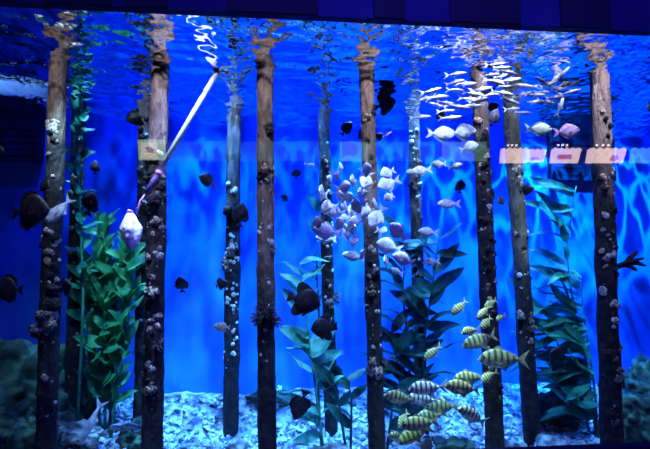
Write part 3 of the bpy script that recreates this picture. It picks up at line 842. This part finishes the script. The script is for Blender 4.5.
# silver disc school
rows = []
rg = random.Random(3)
for px, py, L, an, yw in (
    (340, 167, 13, 265, 45), (345, 187, 17, 280, 40), (353, 181, 15, 290, 50), (366, 170, 17, 265, 50), (366, 181, 20, 240, 25), (337, 176, 13, 275, 50),
    (387, 173, 20, 205, 30), (387, 184, 24, 200, 15), (389, 197, 17, 210, 35), (321, 193, 18, 80, 40), (326, 207, 20, 95, 35), (333, 211, 24, 170, 15),
    (325, 231, 27, 170, 15), (344, 208, 18, 250, 35), (351, 214, 20, 100, 25), (357, 206, 18, 275, 40), (346, 232, 20, 260, 30), (356, 221, 17, 185, 30),
    (364, 212, 17, 265, 45), (376, 218, 25, 235, 15), (383, 231, 13, 280, 50), (397, 231, 24, 140, 20), (387, 246, 26, 165, 15), (403, 259, 25, 160, 15),
    (386, 261, 16, 120, 30), (355, 241, 14, 100, 45), (340, 197, 15, 270, 45), (349, 197, 14, 255, 45), (330, 180, 14, 270, 45), (338, 224, 16, 100, 40),
    (352, 228, 17, 120, 35), (363, 254, 17, 265, 50), (318, 222, 15, 120, 35), (360, 194, 15, 280, 45), (345, 218, 16, 200, 30), (375, 203, 13, 250, 50)):
    if 60 < an % 180 < 125:                       # swimming nearly towards or away from the pane: seen edge-on
        an, yw, L = rg.choice((0, 180)) + rg.uniform(-22, 22), rg.choice((-1, 1)) * rg.uniform(60, 72), L * 1.35
    rows.append(('disc', px, py, L * 1.08, an, yw, rg.uniform(4.25, 4.6)))
school(None, rows, 'silver disc fish', 'school of silver disc fish')
rows = [('dull', px, py, L, an, yw, rg.uniform(4.6, 5.2)) for px, py, L, an, yw in (
    (352, 256, 24, 170, 10), (420, 171, 24, 190, 10), (438, 164, 18, 185, 15), (456, 166, 16, 10, 20), (447, 204, 24, 180, 5), (427, 232, 22, 175, 10), (430, 262, 18, 185, 10), (411, 172, 14, 190, 20), (396, 271, 15, 160, 20), (325, 238, 22, 175, 10))]
school(None, rows, 'greyish silver fish', 'greyish silver fish')
rows = []
for px, py, an in ((457, 74, 2), (456, 82, 8), (427, 98, 200), (457, 90, -4), (439, 97, 5), (446, 103, -5), (459, 107, -8), (447, 111, 3), (452, 118, 0), (437, 105, 172),
    (474, 94, -6), (496, 64, 0), (502, 68, 6), (491, 75, -5), (503, 76, 8), (482, 89, 10), (496, 82, -12), (503, 93, -15), (491, 95, 8), (507, 87, -5), (474, 106, 175), (421, 117, -3),
    (515, 64, 178), (508, 72, -8), (526, 86, 176), (511, 80, 5), (523, 94, 8), (556, 78, 40), (563, 74, 48), (543, 82, 160), (557, 89, 12), (565, 84, 25), (574, 84, 30), (571, 92, 12),
    (544, 92, 4), (556, 97, -4), (534, 102, 6), (547, 102, -10), (511, 101, -20), (513, 109, 8), (561, 105, 70), (523, 113, 0), (466, 84, 4), (470, 99, -6), (432, 91, 12), (480, 99, 15), (536, 95, -6), (550, 84, 20)):
    Y = min(rg.uniform(4.3, 4.75), .955 * 2 * F / (264 - py))
    rows.append(('slim', px, py, rg.uniform(20, 27), an, rg.uniform(-20, 25), Y))
school(None, rows, 'slim silver fish', 'shoal of slim silver fish under the surface')
# small slivers in the middle water
rows = [('slim', px, py, 12, an, 10, 5.0) for px, py, an in ((310, 164, -8), (388, 134, 30))]
school(None, rows, 'tiny sliver of a slim fish', 'tiny slim fish')
# striped shoal
rows = []
for k_, px, py, L, an, yw, Y in (
    ('jack', 459, 308, 24, 220, 10, 4.4), ('jack', 490, 304, 20, 205, 25, 4.5), ('jack', 483, 313, 22, 222, 15, 4.45), ('jack', 486, 323, 22, 215, 25, 4.4), ('jack', 469, 331, 24, 188, 25, 4.4),
    ('jack', 479, 341, 42, 195, 10, 4.2), ('jack', 501, 359, 54, 178, 5, 4.1), ('jack', 432, 353, 24, 215, 10, 4.5), ('jack', 500, 318, 16, 200, 35, 4.6), ('jack', 468, 378, 38, 183, 10, 4.3),
    ('jack', 462, 388, 42, 170, 10, 4.2), ('jackw', 426, 388, 40, 183, 5, 4.25), ('jackw', 422, 399, 36, 172, 10, 4.4), ('jack', 399, 398, 36, 165, 15, 4.4), ('jack', 441, 407, 38, 178, 5, 4.2), ('jack', 429, 416, 36, 190, 10, 4.15),
    ('jack', 419, 424, 42, 183, 5, 4.1), ('jack', 413, 435, 40, 200, 15, 4.2), ('jack', 403, 420, 24, 215, 45, 4.3), ('jackw', 471, 415, 40, 150, 20, 4.4), ('jack', 488, 377, 24, 205, 20, 4.5), ('jack', 397, 437, 26, 160, 30, 4.4)):
    rows.append((k_, px, py, L, an, yw, Y))
school(None, rows, 'striped olive fish', 'shoal of striped fish')

# ------------------------------------------------------------------ feeding pole and bag
pa, pb, pc, pd = at(218, 71, 4.84), at(158, 174, 4.55), at(146, 193, 4.5), at(137, 212, 4.47)
t = empty('feeding_pole', pb)
up_dir = (pa - pb).normalized()
ptop = pa + up_dir * 1.0
v, f = tube_data([pb - pb, pa - pb, ptop - pb], [.028, .028, .028], 12); obj('shaft', mesh('shaft', v, f, M['pole']), t)
v, f = tube_data([Vector((0, 0, 0)) - up_dir * .01, (pc - pb) * .5, pc - pb], [.03, .026, .024], 12); obj('grip', mesh('grip', v, f, M['pole_dark']), t)
v, f = tube_data([up_dir * -.012, up_dir * .03], [.034, .034], 12); o = obj('collar', mesh('collar', v, f, M['cord']), t)
v, f = tube_data([pc - pb, (pc - pb).lerp(pd - pb, .4) + Vector((-.02, 0, 0)), pd - pb + Vector((0, 0, -.02))], [.008, .008, .008], 6); obj('cord', mesh('cord', v, f, M['cord']), t)
tag(t, 'long white feeding pole slanting down from the water surface to the bag', 'pole')
bc = at(131, 231, 4.46); L = at(131, 211, 4.46).z - at(131, 251, 4.46).z
vs, fs = [], []
n, seg = 22, 22
for i in range(n + 1):
    q = i / n
    r = .070 * (math.sin(PI * min(1, q ** 1.05)) ** .55) * (1.12 - .25 * abs(q - .5)) + .004
    for k2 in range(seg):
        a = 2 * PI * k2 / seg
        rr = r * (1 + .22 * math.sin(a * 4 + q * 3) * math.sin(PI * q) + .16 * noise.noise(Vector((math.cos(a) * 2, math.sin(a) * 2, q * 6))))
        vs.append((rr * math.cos(a) + .03 * q - .015, rr * math.sin(a) * .8, L * (.5 - q)))
for i in range(n):
    for k2 in range(seg):
        a = i * seg + k2; b = i * seg + (k2 + 1) % seg
        fs.append((a, b, b + seg, a + seg))
fs.append(tuple(range(seg))); fs.append(tuple(range(n * seg, (n + 1) * seg)))
t = empty('feeding_bag', bc)
obj('pouch', mesh('pouch', vs, fs, M['bag']), t)
v, f = tube_data([Vector((-.015, 0, L * .46)), Vector((-.015, 0, L * .50)), Vector((-.01, 0, L * .53))], [.022, .03, .02], 10); obj('tie', mesh('tie', v, f, M['cord']), t)
tag(t, 'white gathered feeding bag hanging from the pole tip before the rugged piling', 'bag')

# ------------------------------------------------------------------ kelp
def blade(base, d, L, W, rg, droop=.5, twist=None):
    """a broad ribbed blade from base along d"""
    d = d.normalized()
    side = d.cross(Vector((0, -.6, .8)))
    if side.length < .1: side = Vector((1, 0, 0))
    side.normalize()
    tw = rg.uniform(-.9, .9) if twist is None else twist
    side = (side * math.cos(tw) + d.cross(side) * math.sin(tw)).normalized()
    nrm = side.cross(d)
    n = 9
    vs, fs = [], []
    ph = rg.uniform(0, 6)
    for i in range(n + 1):
        q = i / n
        c_ = base + d * L * q + Vector((0, 0, -1)) * droop * L * q * q * .6 + nrm * .05 * L * math.sin(q * 6 + ph)
        w = W * (math.sin(PI * min(1, .04 + q ** .75 * .96)) ** .8) * .5 + .002
        for s in (-1, -.5, 0, .5, 1):
            vs.append(c_ + side * w * s + nrm * (w * .28 * (abs(s)) + .06 * w * math.sin(q * 22 + s * 3 + ph) * abs(s)))
    for i in range(n):
        for j in range(4):
            a = i * 5 + j
            fs.append((a, a + 1, a + 6, a + 5))
    return vs, fs

def kelp(stems, Y, n_leaf, Lpx, Wpx, mat, label, seed, elev=(.1, 1.0), droop=.5, az=None, start=.12):
    """stems: lists of (px,py) from root to tip"""
    rg = random.Random(seed)
    r0 = at(stems[0][0][0], stems[0][0][1], Y)
    root = Vector((r0.x, r0.y, floor_z(r0.x, r0.y)))
    t = empty('kelp_plant', root)
    ls = []
    k_ = m_per_px(Y)
    for si, st in enumerate(stems):
        yy = Y + rg.uniform(-.12, .12)
        pts = [at(x, y, yy) for x, y in st]
        pts[0] = Vector((pts[0].x, pts[0].y, floor_z(pts[0].x, pts[0].y) - .03))
        # smooth
        fine = []
        for a, b in zip(pts, pts[1:]):
            for q in range(6): fine.append(a.lerp(b, q / 6))
        fine.append(pts[-1])
        for _ in range(3):
            fine = [fine[0]] + [(fine[i - 1] + fine[i] * 2 + fine[i + 1]) / 4 for i in range(1, len(fine) - 1)] + [fine[-1]]
        v, f = tube_data([p - root for p in fine], [.018 - .012 * i / len(fine) for i in range(len(fine))], 7)
        obj('stem', mesh('stem', v, f, mat), t)
        for q in range(n_leaf):
            u = start + (1 - start) * (q + rg.random() * .7) / n_leaf
            i = min(len(fine) - 2, int(u * (len(fine) - 1)))
            p = fine[i].lerp(fine[i + 1], rg.random())
            a = (q * 2.4 + rg.uniform(-.5, .5)) if az is None else rg.choice(az) + rg.uniform(-.5, .5)
            e = rg.uniform(*elev)
            d = Vector((math.cos(a) * math.cos(e), math.sin(a) * math.cos(e), math.sin(e)))
            sc = rg.uniform(.7, 1.15)
            ls.append(blade(p - root, d, Lpx * k_ * sc, Wpx * k_ * sc, rg, droop))
    v, f = merge(ls)
    o = obj('foliage', mesh('foliage', v, f, mat), t)
    tag(t, label, 'kelp', 'kelp plants')
    return t

kelp([[(106, 405), (106, 340), (100, 280), (107, 222)], [(112, 405), (122, 340), (130, 290), (128, 245)], [(102, 405), (96, 350), (88, 300), (94, 268)], [(110, 405), (114, 360), (110, 320), (118, 265)]],
     5.9, 56, 28, 10, M['kelp_green'], 'bushy bright green kelp between the shell-crusted and the rugged pilings', 11, (.3, 1.35), .1)
kelp([[(78, 400), (84, 300), (80, 210), (77, 150), (80, 92)]], 5.6, 40, 22, 7, M['kelp_teal'], 'tall thin kelp climbing along the dark piling behind the shell-crusted one', 12, (.4, 1.2), .3, start=.3)
kelp([[(325, 415), (312, 360), (304, 300), (300, 262)], [(322, 418), (318, 380), (310, 340)]], 5.6, 13, 38, 13, M['kelp_pale'], 'leafy teal kelp in front of the gravel between the spiky-tufted and thin dark pilings', 13, (.1, 1.0), .2, (0.2, 2.9, 3.3, -.2))
kelp([[(318, 405), (320, 330), (316, 260), (320, 190)]], 6.7, 14, 26, 9, M['kelp_teal'], 'slender kelp rising behind the thin dark piling to the silver school', 14, (.3, 1.1), .2, start=.35)
kelp([[(412, 400), (408, 340), (402, 290), (408, 236)], [(418, 400), (424, 340), (432, 290), (440, 230)], [(406, 405), (398, 370), (392, 330)]], 5.9, 20, 44, 13, M['kelp_dark'], 'dark broad-bladed kelp standing around the thin kelp-backed piling', 15, (.0, 1.1), .2, (0.1, 3.0, 3.4, -.3))
kelp([[(596, 430), (588, 370), (574, 310), (566, 250), (576, 186)], [(590, 430), (580, 390), (560, 350), (545, 310)], [(598, 430), (594, 380), (586, 330), (580, 280)]],
     6.0, 30, 56, 11, M['kelp_teal'], 'large teal kelp with long slanting blades beside the white-ringed piling', 16, (-.2, .9), .15, (2.6, 3.2, 3.5))
kelp([[(350, 415), (352, 395), (342, 372)], [(348, 415), (338, 396), (330, 380)]], 5.6, 6, 30, 10, M['kelp_dark'], 'small dark kelp on the gravel between the thin dark and coral-clumped pilings', 17, (.1, 1.0), .2, (.2, 3.0))
kelp([[(385, 425), (392, 408), (398, 388)]], 5.5, 7, 34, 13, M['kelp_dark'], 'low dark kelp beside the foot of the coral-clumped piling', 18, (-.1, .8), .2, (.0, .3))

# ------------------------------------------------------------------ rocks
def rock(px, py, rpx, Y, mat, label, seed, sq=(1, 1, .8), group='rocks on the tank floor', amp=.4):
    c_ = at(px, py, Y)
    r = rpx * m_per_px(Y)
    v, f = lump_data(r, 5 if rpx > 14 else 4, amp, 1.3, seed, sq)
    v = [q * (1 + .13 * (1 - 2 * abs(noise.noise(q / r * 2.6 + Vector((seed, 0, 0))))) + .05 * (1 - 2 * abs(noise.noise(q / r * 7)))) for q in v]
    o = obj('rock', mesh('rock', v, f, mat), None, c_)
    zf = floor_z(c_.x, c_.y)
    zmin = min(q.z for q in v)
    if c_.z + zmin > zf - .02: o.location.z = zf - zmin - .06
    tag(o, label, 'rock', group)
rock(22, 385, 46, 5.9, M['rock'], 'largest mossy boulder at the picture edge beside the shell-crusted piling', 1, (1, .8, .95))
rock(0, 418, 34, 5.5, M['rock'], 'mossy boulder in front of the largest one, low at the picture edge', 2, (1, .8, .8))
rock(72, 378, 26, 6.2, M['rock'], 'dark boulder behind the foot of the shell-crusted piling', 3, (.8, .8, 1.5))
rock(40, 430, 24, 5.5, M['rock'], 'low mossy rock right at the foot of the shell-crusted piling', 4)
rock(78, 436, 15, 5.5, M['rock_pale'], 'pale rock under the long pale fish', 5, (1.2, .8, .7))
rock(140, 415, 16, 5.9, M['rock'], 'dark rock behind the rugged piling beside the banded fish', 6)
rock(238, 433, 10, 5.7, M['rock_pale'], 'pale pointed stone in front of the barnacled piling', 7, (1, .8, .9))
rock(270, 384, 10, 6.7, M['rock'], 'small dark coral rock by the wall behind the spiky-tufted piling', 8, (1.8, .8, .7))
rock(646, 352, 30, 6.0, M['rock'], 'tall dark boulder beside the white-ringed piling', 9, (.9, .8, 1.1))
rock(640, 400, 28, 5.6, M['rock'], 'dark boulder in front of the tall one beside the white-ringed piling', 10, (1, .8, .9))
rock(556, 392, 20, 6.3, M['rock'], 'dark rock under the kelp between the leaning and white-ringed pilings', 11, (1.4, .8, .8))
rock(550, 438, 14, 5.4, M['rock_pale'], 'pale stone at the bottom between the leaning and white-ringed pilings', 12)
rock(516, 440, 12, 5.4, M['rock_pale'], 'pale stone at the bottom beside the thick piling', 13)
rock(455, 432, 13, 5.6, M['rock'], 'dark stone on the gravel beneath the striped shoal', 14, (1.3, .8, .6))
rock(330, 440, 12, 5.5, M['rock_pale'], 'pale stone at the bottom between the spiky-tufted and coral-clumped pilings', 15, (1.3, .8, .7))
rock(197, 438, 10, 5.5, M['rock_pale'], 'pale stone at the bottom between the rugged and barnacled pilings', 16, (1.3, .8, .7))

# loose coral rubble: nobody could count it
rg = random.Random(21)
protos = [lump_data(1, 1, .8, 1.7, s * 3.1, (1, .8, .6)) for s in range(6)]
for s in range(4):
    q = [Vector((0, 0, 0)), Vector((.7, .2, .3)), Vector((1.4, .1, .2))]; q2 = [Vector((.6, .1, .2)), Vector((.9, .7, .5))]
    protos.append(merge([tube_data(q, [.35, .3, .2], 5, .3, s), tube_data(q2, [.28, .18], 5, .3, s)]))
V_, F_ = [], []
for _ in range(6500):
    x = rg.uniform(-5.2, 5.8); y = rg.uniform(4.7, 6.9)
    s = rg.uniform(.02, .06) * (1.5 if rg.random() < .15 else 1)
    pv, pf = protos[rg.randrange(len(protos))]
    a = rg.uniform(0, 6.28); ca, sa = math.cos(a), math.sin(a); tl = rg.uniform(-.5, .5)
    o0 = len(V_); z = floor_z(x, y) + s * .15
    for p in pv:
        V_.append((x + s * (p.x * ca - p.y * sa), y + s * (p.x * sa + p.y * ca), z + s * (p.z + p.x * tl)))
    F_ += [tuple(i + o0 for i in q) for q in pf]
o = obj('coral_rubble', mesh('coral_rubble', V_, F_, M['rubble'], False))
tag(o, 'bleached coral rubble strewn over the sandy tank floor', 'rubble', kind='stuff')

# pale lumpy patch floating on the surface
parts = []
p = at(24, 91, 5.45)
for dx, dy, rx, ry, sd in ((-.10, 0, .20, .26, 1), (.08, .06, .17, .22, 2), (.20, -.04, .10, .13, 3), (-.28, .08, .12, .16, 4)):
    v, f = lump_data(1, 4, .25, 2.2, sd, (rx, ry, .035))
    parts.append(([q + Vector((p.x + dx, p.y + dy, SURF - .012)) for q in v], f))
for _ in range(120):
    x = p.x + rg.gauss(-.03, .24); y = p.y + rg.gauss(0, .22)
    r = rg.uniform(.008, .025)
    v, f = lump_data(r, 1, .3, 2, rg.random() * 9, (1.5, 1.3, .5))
    parts.append(([q + Vector((x, y, wave(x, y) - .004)) for q in v], f))
v, f = merge(parts)
o = obj('pale_patch', mesh('pale_patch', v, f, M['pale_patch'])); tag(o, 'pale white patch floating on the surface over the dark overflow box', 'pale_patch', kind='stuff')

# ------------------------------------------------------------------ lit signs in the hall, seen mirrored in the pane
VY = 9.25
def mir(px, py, d=0.0):
    p = at(px, py, VY); return Vector((p.x, 2 * GLASS_Y - VY + d, p.z))
def panel(quad, depth, mat, name, parent, off, dy=0.0):
    pts = [mir(*q) - off for q in quad]
    vs = [p + Vector((0, dy, 0)) for p in pts] + [p + Vector((0, dy - depth, 0)) for p in pts]
    n = len(pts)
    fs = [tuple(range(n)), tuple(range(n, 2 * n))] + [(i, (i + 1) % n, n + (i + 1) % n, n + i) for i in range(n)]
    return obj(name, mesh(name, vs, fs, mat, False), parent)
def sign(x0, x1, y0, y1, lean, mat, label, mark=None, bulbs=True, scal=5):
    c_ = mir((x0 + x1) / 2, y1)
    t = empty('lit_sign', c_)
    pts = [(x0 + lean, y1)]
    pts = [(x0, y1), (x0 + lean * .5, y0)]
    for i in range(scal):
        xa = x0 + lean * .5 + (x1 - x0 + lean * .5) * i / scal; xb = x0 + lean * .5 + (x1 - x0 + lean * .5) * (i + 1) / scal
        for q in (.25, .5, .75): pts.append((xa + (xb - xa) * q, y0 - 2.2 * math.sin(PI * q)))
        pts.append((xb, y0))
    pts.append((x1, y1))
    panel(pts, .06, mat, 'face', t, c_)
    if mark:
        panel(mark, .01, M['mark'], 'red_mark', t, c_, .012)
    if bulbs:
        for i in range(3):
            p = mir(x0 + (x1 - x0) * (.28 + .16 * i), y0 - 4.5) - c_
            v, f = lump_data(.027, 2, 0, 1, 0)
            obj('bulb', mesh('bulb', [q + p for q in v], f, M['bulb']), t)
    tag(t, label, 'sign', 'lit signs')
sign(500, 526, 150, 163, 2, M['sign'], 'lit pale pink sign mirrored over the leaning piling')
sign(527, 543, 151, 162, 3, M['sign'], 'narrow lit pink sign beside the leaning piling', [(530, 158), (538, 158), (538, 161), (530, 161)], False, 3)
sign(550, 577, 150, 163, 4, M['sign'], 'lit pink sign with a red bar, below the lilac fish', [(557, 155), (571, 155), (570, 159.5), (556, 159.5)])
sign(586, 622, 150, 163, 4, M['sign'], 'widest lit pink sign, mirrored across the white-ringed piling', [(611, 156), (616, 155.5), (617, 159), (613, 162), (608, 161)])
sign(629, 662, 150, 163, 4, M['sign_blue'], 'lit blue sign at the end of the row past the white-ringed piling', None, False)
c_ = mir(148, 160); t = empty('lit_sign', c_)
panel([(139, 160), (138, 140), (165, 140), (166, 160)], .05, M['sign_green'], 'frame', t, c_)
panel([(142, 159), (141, 143), (158, 143), (158, 159)], .02, M['sign_cream'], 'face', t, c_, .022)
panel([(146, 149), (150, 147), (155, 150), (154, 154), (149, 153)], .01, M['mark_grey'], 'grey_mark', t, c_, .034)
tag(t, 'framed cream lit sign mirrored near the feeding pole', 'sign', 'lit signs')
for a, b, mt, lb in ((168, 242, 'strip', 'dim cyan lit panel mirrored between feeding pole and barnacled piling'), (243, 330, 'strip', 'dim cyan lit panel mirrored across the spiky-tufted piling'),
                     (340, 368, 'strip2', 'brighter cyan lit panel mirrored across the coral-clumped piling'), (370, 440, 'strip', 'dim cyan lit panel mirrored across the kelp-backed piling'),
                     (442, 486, 'strip2', 'brighter cyan lit panel mirrored across the thick piling')):
    c_ = mir((a + b) / 2, 160); o = panel([(a, 161), (a, 142), (b, 142), (b, 161)], .05, M[mt], 'cyan_sign', None, c_)
    o.location = c_
    tag(o, lb, 'panel', 'cyan lit panels')

# ------------------------------------------------------------------ lights
def gobo(L, kind, scale, base, gain, stretch=(1, 1)):
    L.use_nodes = True
    nt = L.node_tree
    em = next(n for n in nt.nodes if n.type == 'EMISSION')
    tc = nd(nt, 'ShaderNodeTexCoord'); sp = nd(nt, 'ShaderNodeSeparateXYZ')
    nt.links.new(tc.outputs['Normal'], sp.inputs[0])
    dv = []
    for i in (0, 1):
        q = nd(nt, 'ShaderNodeMath', operation='DIVIDE'); nt.links.new(sp.outputs[i], q.inputs[0]); nt.links.new(sp.outputs[2], q.inputs[1])
        q2 = nd(nt, 'ShaderNodeMath', operation='MULTIPLY'); q2.inputs[1].default_value = stretch[i]; nt.links.new(q.outputs[0], q2.inputs[0]); dv.append(q2)
    cb = nd(nt, 'ShaderNodeCombineXYZ'); nt.links.new(dv[0].outputs[0], cb.inputs[0]); nt.links.new(dv[1].outputs[0], cb.inputs[1])
    nz = nd(nt, 'ShaderNodeTexNoise'); nz.inputs['Scale'].default_value = scale * .7; nz.inputs['Detail'].default_value = 2
    nt.links.new(cb.outputs[0], nz.inputs['Vector'])
    if kind == 'caustic':
        mixv = nd(nt, 'ShaderNodeMix', data_type='VECTOR'); mixv.inputs[0].default_value = .16
        nt.links.new(cb.outputs[0], mixv.inputs[4]); nt.links.new(nz.outputs['Color'], mixv.inputs[5])
        vo = nd(nt, 'ShaderNodeTexVoronoi'); vo.feature = 'DISTANCE_TO_EDGE'; vo.inputs['Scale'].default_value = scale
        nt.links.new(mixv.outputs[1], vo.inputs['Vector'])
        mr = nd(nt, 'ShaderNodeMapRange'); mr.interpolation_type = 'SMOOTHSTEP'
        mr.inputs[1].default_value = 0; mr.inputs[2].default_value = .13; mr.inputs[3].default_value = base + gain; mr.inputs[4].default_value = base
        nt.links.new(vo.outputs['Distance'], mr.inputs[0])
        nt.links.new(mr.outputs[0], em.inputs['Strength'])
    else:
        mr = nd(nt, 'ShaderNodeMapRange'); mr.interpolation_type = 'SMOOTHSTEP'
        mr.inputs[1].default_value = .38; mr.inputs[2].default_value = .66; mr.inputs[3].default_value = base; mr.inputs[4].default_value = base + gain
        nt.links.new(nz.outputs['Fac'], mr.inputs[0])
        nt.links.new(mr.outputs[0], em.inputs['Strength'])

def spot(loc, tgt, power, color, ang, blend=.6, size=.03, g=None):
    L = bpy.data.lights.new('tank_and_fill_lamp', 'SPOT')
    L.energy = power; L.color = color; L.spot_size = R(ang); L.spot_blend = blend; L.shadow_soft_size = size
    o = bpy.data.objects.new('tank_and_fill_lamp', L); C.objects.link(o)
    o.location = loc
    d = Vector(tgt) - Vector(loc)
    o.rotation_euler = d.to_track_quat('-Z', 'Y').to_euler()
    if g: gobo(L, *g)
    return o
def xw(px, Y): return at(px, 264, Y).x

BLUE = (.004, .06, 1.0)
CYAN = (.01, .30, 1.0)
ICE = (.60, .86, 1.0)
LILAC = (.50, .55, 1.0)
PEARL = (1.0, .78, .68)
WARM = (1.0, .74, .86)
# blue wash on the back wall from behind the pilings, streaky like light through moving water
for px, p in ((-60, 100), (60, 170), (150, 330), (230, 480), (310, 560), (390, 620), (470, 620), (560, 600), (660, 520)):
    x = xw(px, 6.6)
    spot((x, 6.3, 5.9), (x, 7.0, 1.9), p, BLUE, 80, .9, .05, ('streak', 9, .25, 1.9))
for px, p, kd in ((112, 200, 'streak'), (200, 1500, 'streak'), (290, 1100, 'streak'), (350, 1300, 'caustic'), (395, 1500, 'streak'), (450, 2000, 'caustic'), (552, 4200, 'caustic'), (580, 1300, 'caustic'), (645, 3600, 'caustic')):
    x = xw(px, 6.6)
    spot((x, 5.6, 5.8), (x, 7.0, 2.0), p, CYAN, 46, .9, .01, (kd, 15 if kd == 'streak' else 9, .04, 2.6))
# icy light straight down on the gravel
for px, Y, p in ((120, 5.9, 500), (215, 6.2, 1900), (300, 6.2, 1300), (360, 6.3, 1400), (440, 6.0, 1300), (530, 6.0, 1200), (610, 6.0, 700), (60, 5.8, 400)):
    x = xw(px, Y)
    spot((x, Y - .15, 5.7), (x, Y, 0), p, ICE, 34, .8, .02, ('streak', 22, .02, 3.0))
# warm white lamps over the front pilings, aimed at their tops
for px, Y, p in ((57, 4.3, 110), (160, 4.2, 200), (265, 4.2, 150), (367, 4.2, 200), (480, 4.1, 280), (600, 4.1, 420), (425, 4.1, 150)):
    x = xw(px, 4.85)
    spot((x, Y - .35, 5.2), (x, 4.95, 3.9), p, WARM, 48, .7, .05)
for px, Y, p in ((511, 5.7, 330), (145, 6.2, 200), (234, 6.4, 200), (324, 6.35, 140), (414, 6.2, 260)):
    x = xw(px, Y)
    spot((x, Y - .75, 5.3), (x, Y, 3.4), p, WARM, 30, .7, .05)
# lilac-white fill spots, added unseen behind the header, each brightening fish, gear, kelp, rocks
for px, py, Y, p, ang, cl in ((131, 233, 4.46, 2000, 14, (.66, .60, 1.0)), (190, 120, 4.7, 900, 34, LILAC), (350, 205, 4.45, 900, 34, (.55, .66, 1.0)), (425, 215, 4.7, 420, 30, LILAC), (500, 92, 4.5, 190, 50, LILAC), (555, 128, 4.6, 240, 24, WARM),
                              (455, 134, 4.6, 150, 24, LILAC), (430, 405, 4.25, 1900, 24, (.95, 1, .7)), (485, 330, 4.3, 1100, 22, (.95, 1, .7)), (505, 362, 4.1, 500, 14, (.95, 1, .7)),
                              (112, 310, 5.9, 1900, 20, ICE), (312, 350, 5.6, 2000, 18, ICE), (575, 320, 6.0, 1100, 26, ICE), (90, 420, 5.0, 700, 14, ICE), (30, 390, 5.8, 220, 24, ICE), (640, 380, 5.8, 180, 20, ICE)):
    t_ = at(px, py, Y)
    spot((t_.x, 3.85, 5.1), t_, p, cl, ang, .8, .05)
# weak general front fill, added out of sight behind the header
for px, p in ((50, 170), (150, 280), (250, 280), (360, 280), (480, 330), (600, 300)):
    x = xw(px, 4.85)
    spot((x, 3.75, 5.2), (x, 4.85, 2.7), p, PEARL, 60, .8, .05)
# unseen underwater spot, added to brighten the pale surface patch from below
t_ = at(24, 91, 5.45)
spot((t_.x - .6, 4.7, 3.5), t_, 60, (.25, .42, 1), 44, .8, .04)
# hall: one faint blue overhead fill, added to light the header
L = bpy.data.lights.new('hall_fill', 'AREA'); L.energy = 320; L.color = (.12, .08, 1); L.size = 3; L.shape = 'RECTANGLE'; L.size_y = 1
o = bpy.data.objects.new('hall_fill', L); C.objects.link(o); o.location = (1, 1.0, 6.2)

sc = bpy.context.scene
wd = bpy.data.worlds.new('world'); sc.world = wd; wd.use_nodes = True
bg = wd.node_tree.nodes['Background']; bg.inputs[0].default_value = (.0, .004, .03, 1); bg.inputs[1].default_value = .2
sc.view_settings.view_transform = 'Standard'
sc.view_settings.look = 'None'
sc.view_settings.exposure = 0
sc.view_settings.gamma = 1
try: sc.view_settings.use_curve_mapping = False
except Exception: pass
sc.cycles.use_denoising = True
sc.cycles.transparent_max_bounces = 16
sc.cycles.caustics_reflective = False
sc.cycles.caustics_refractive = False
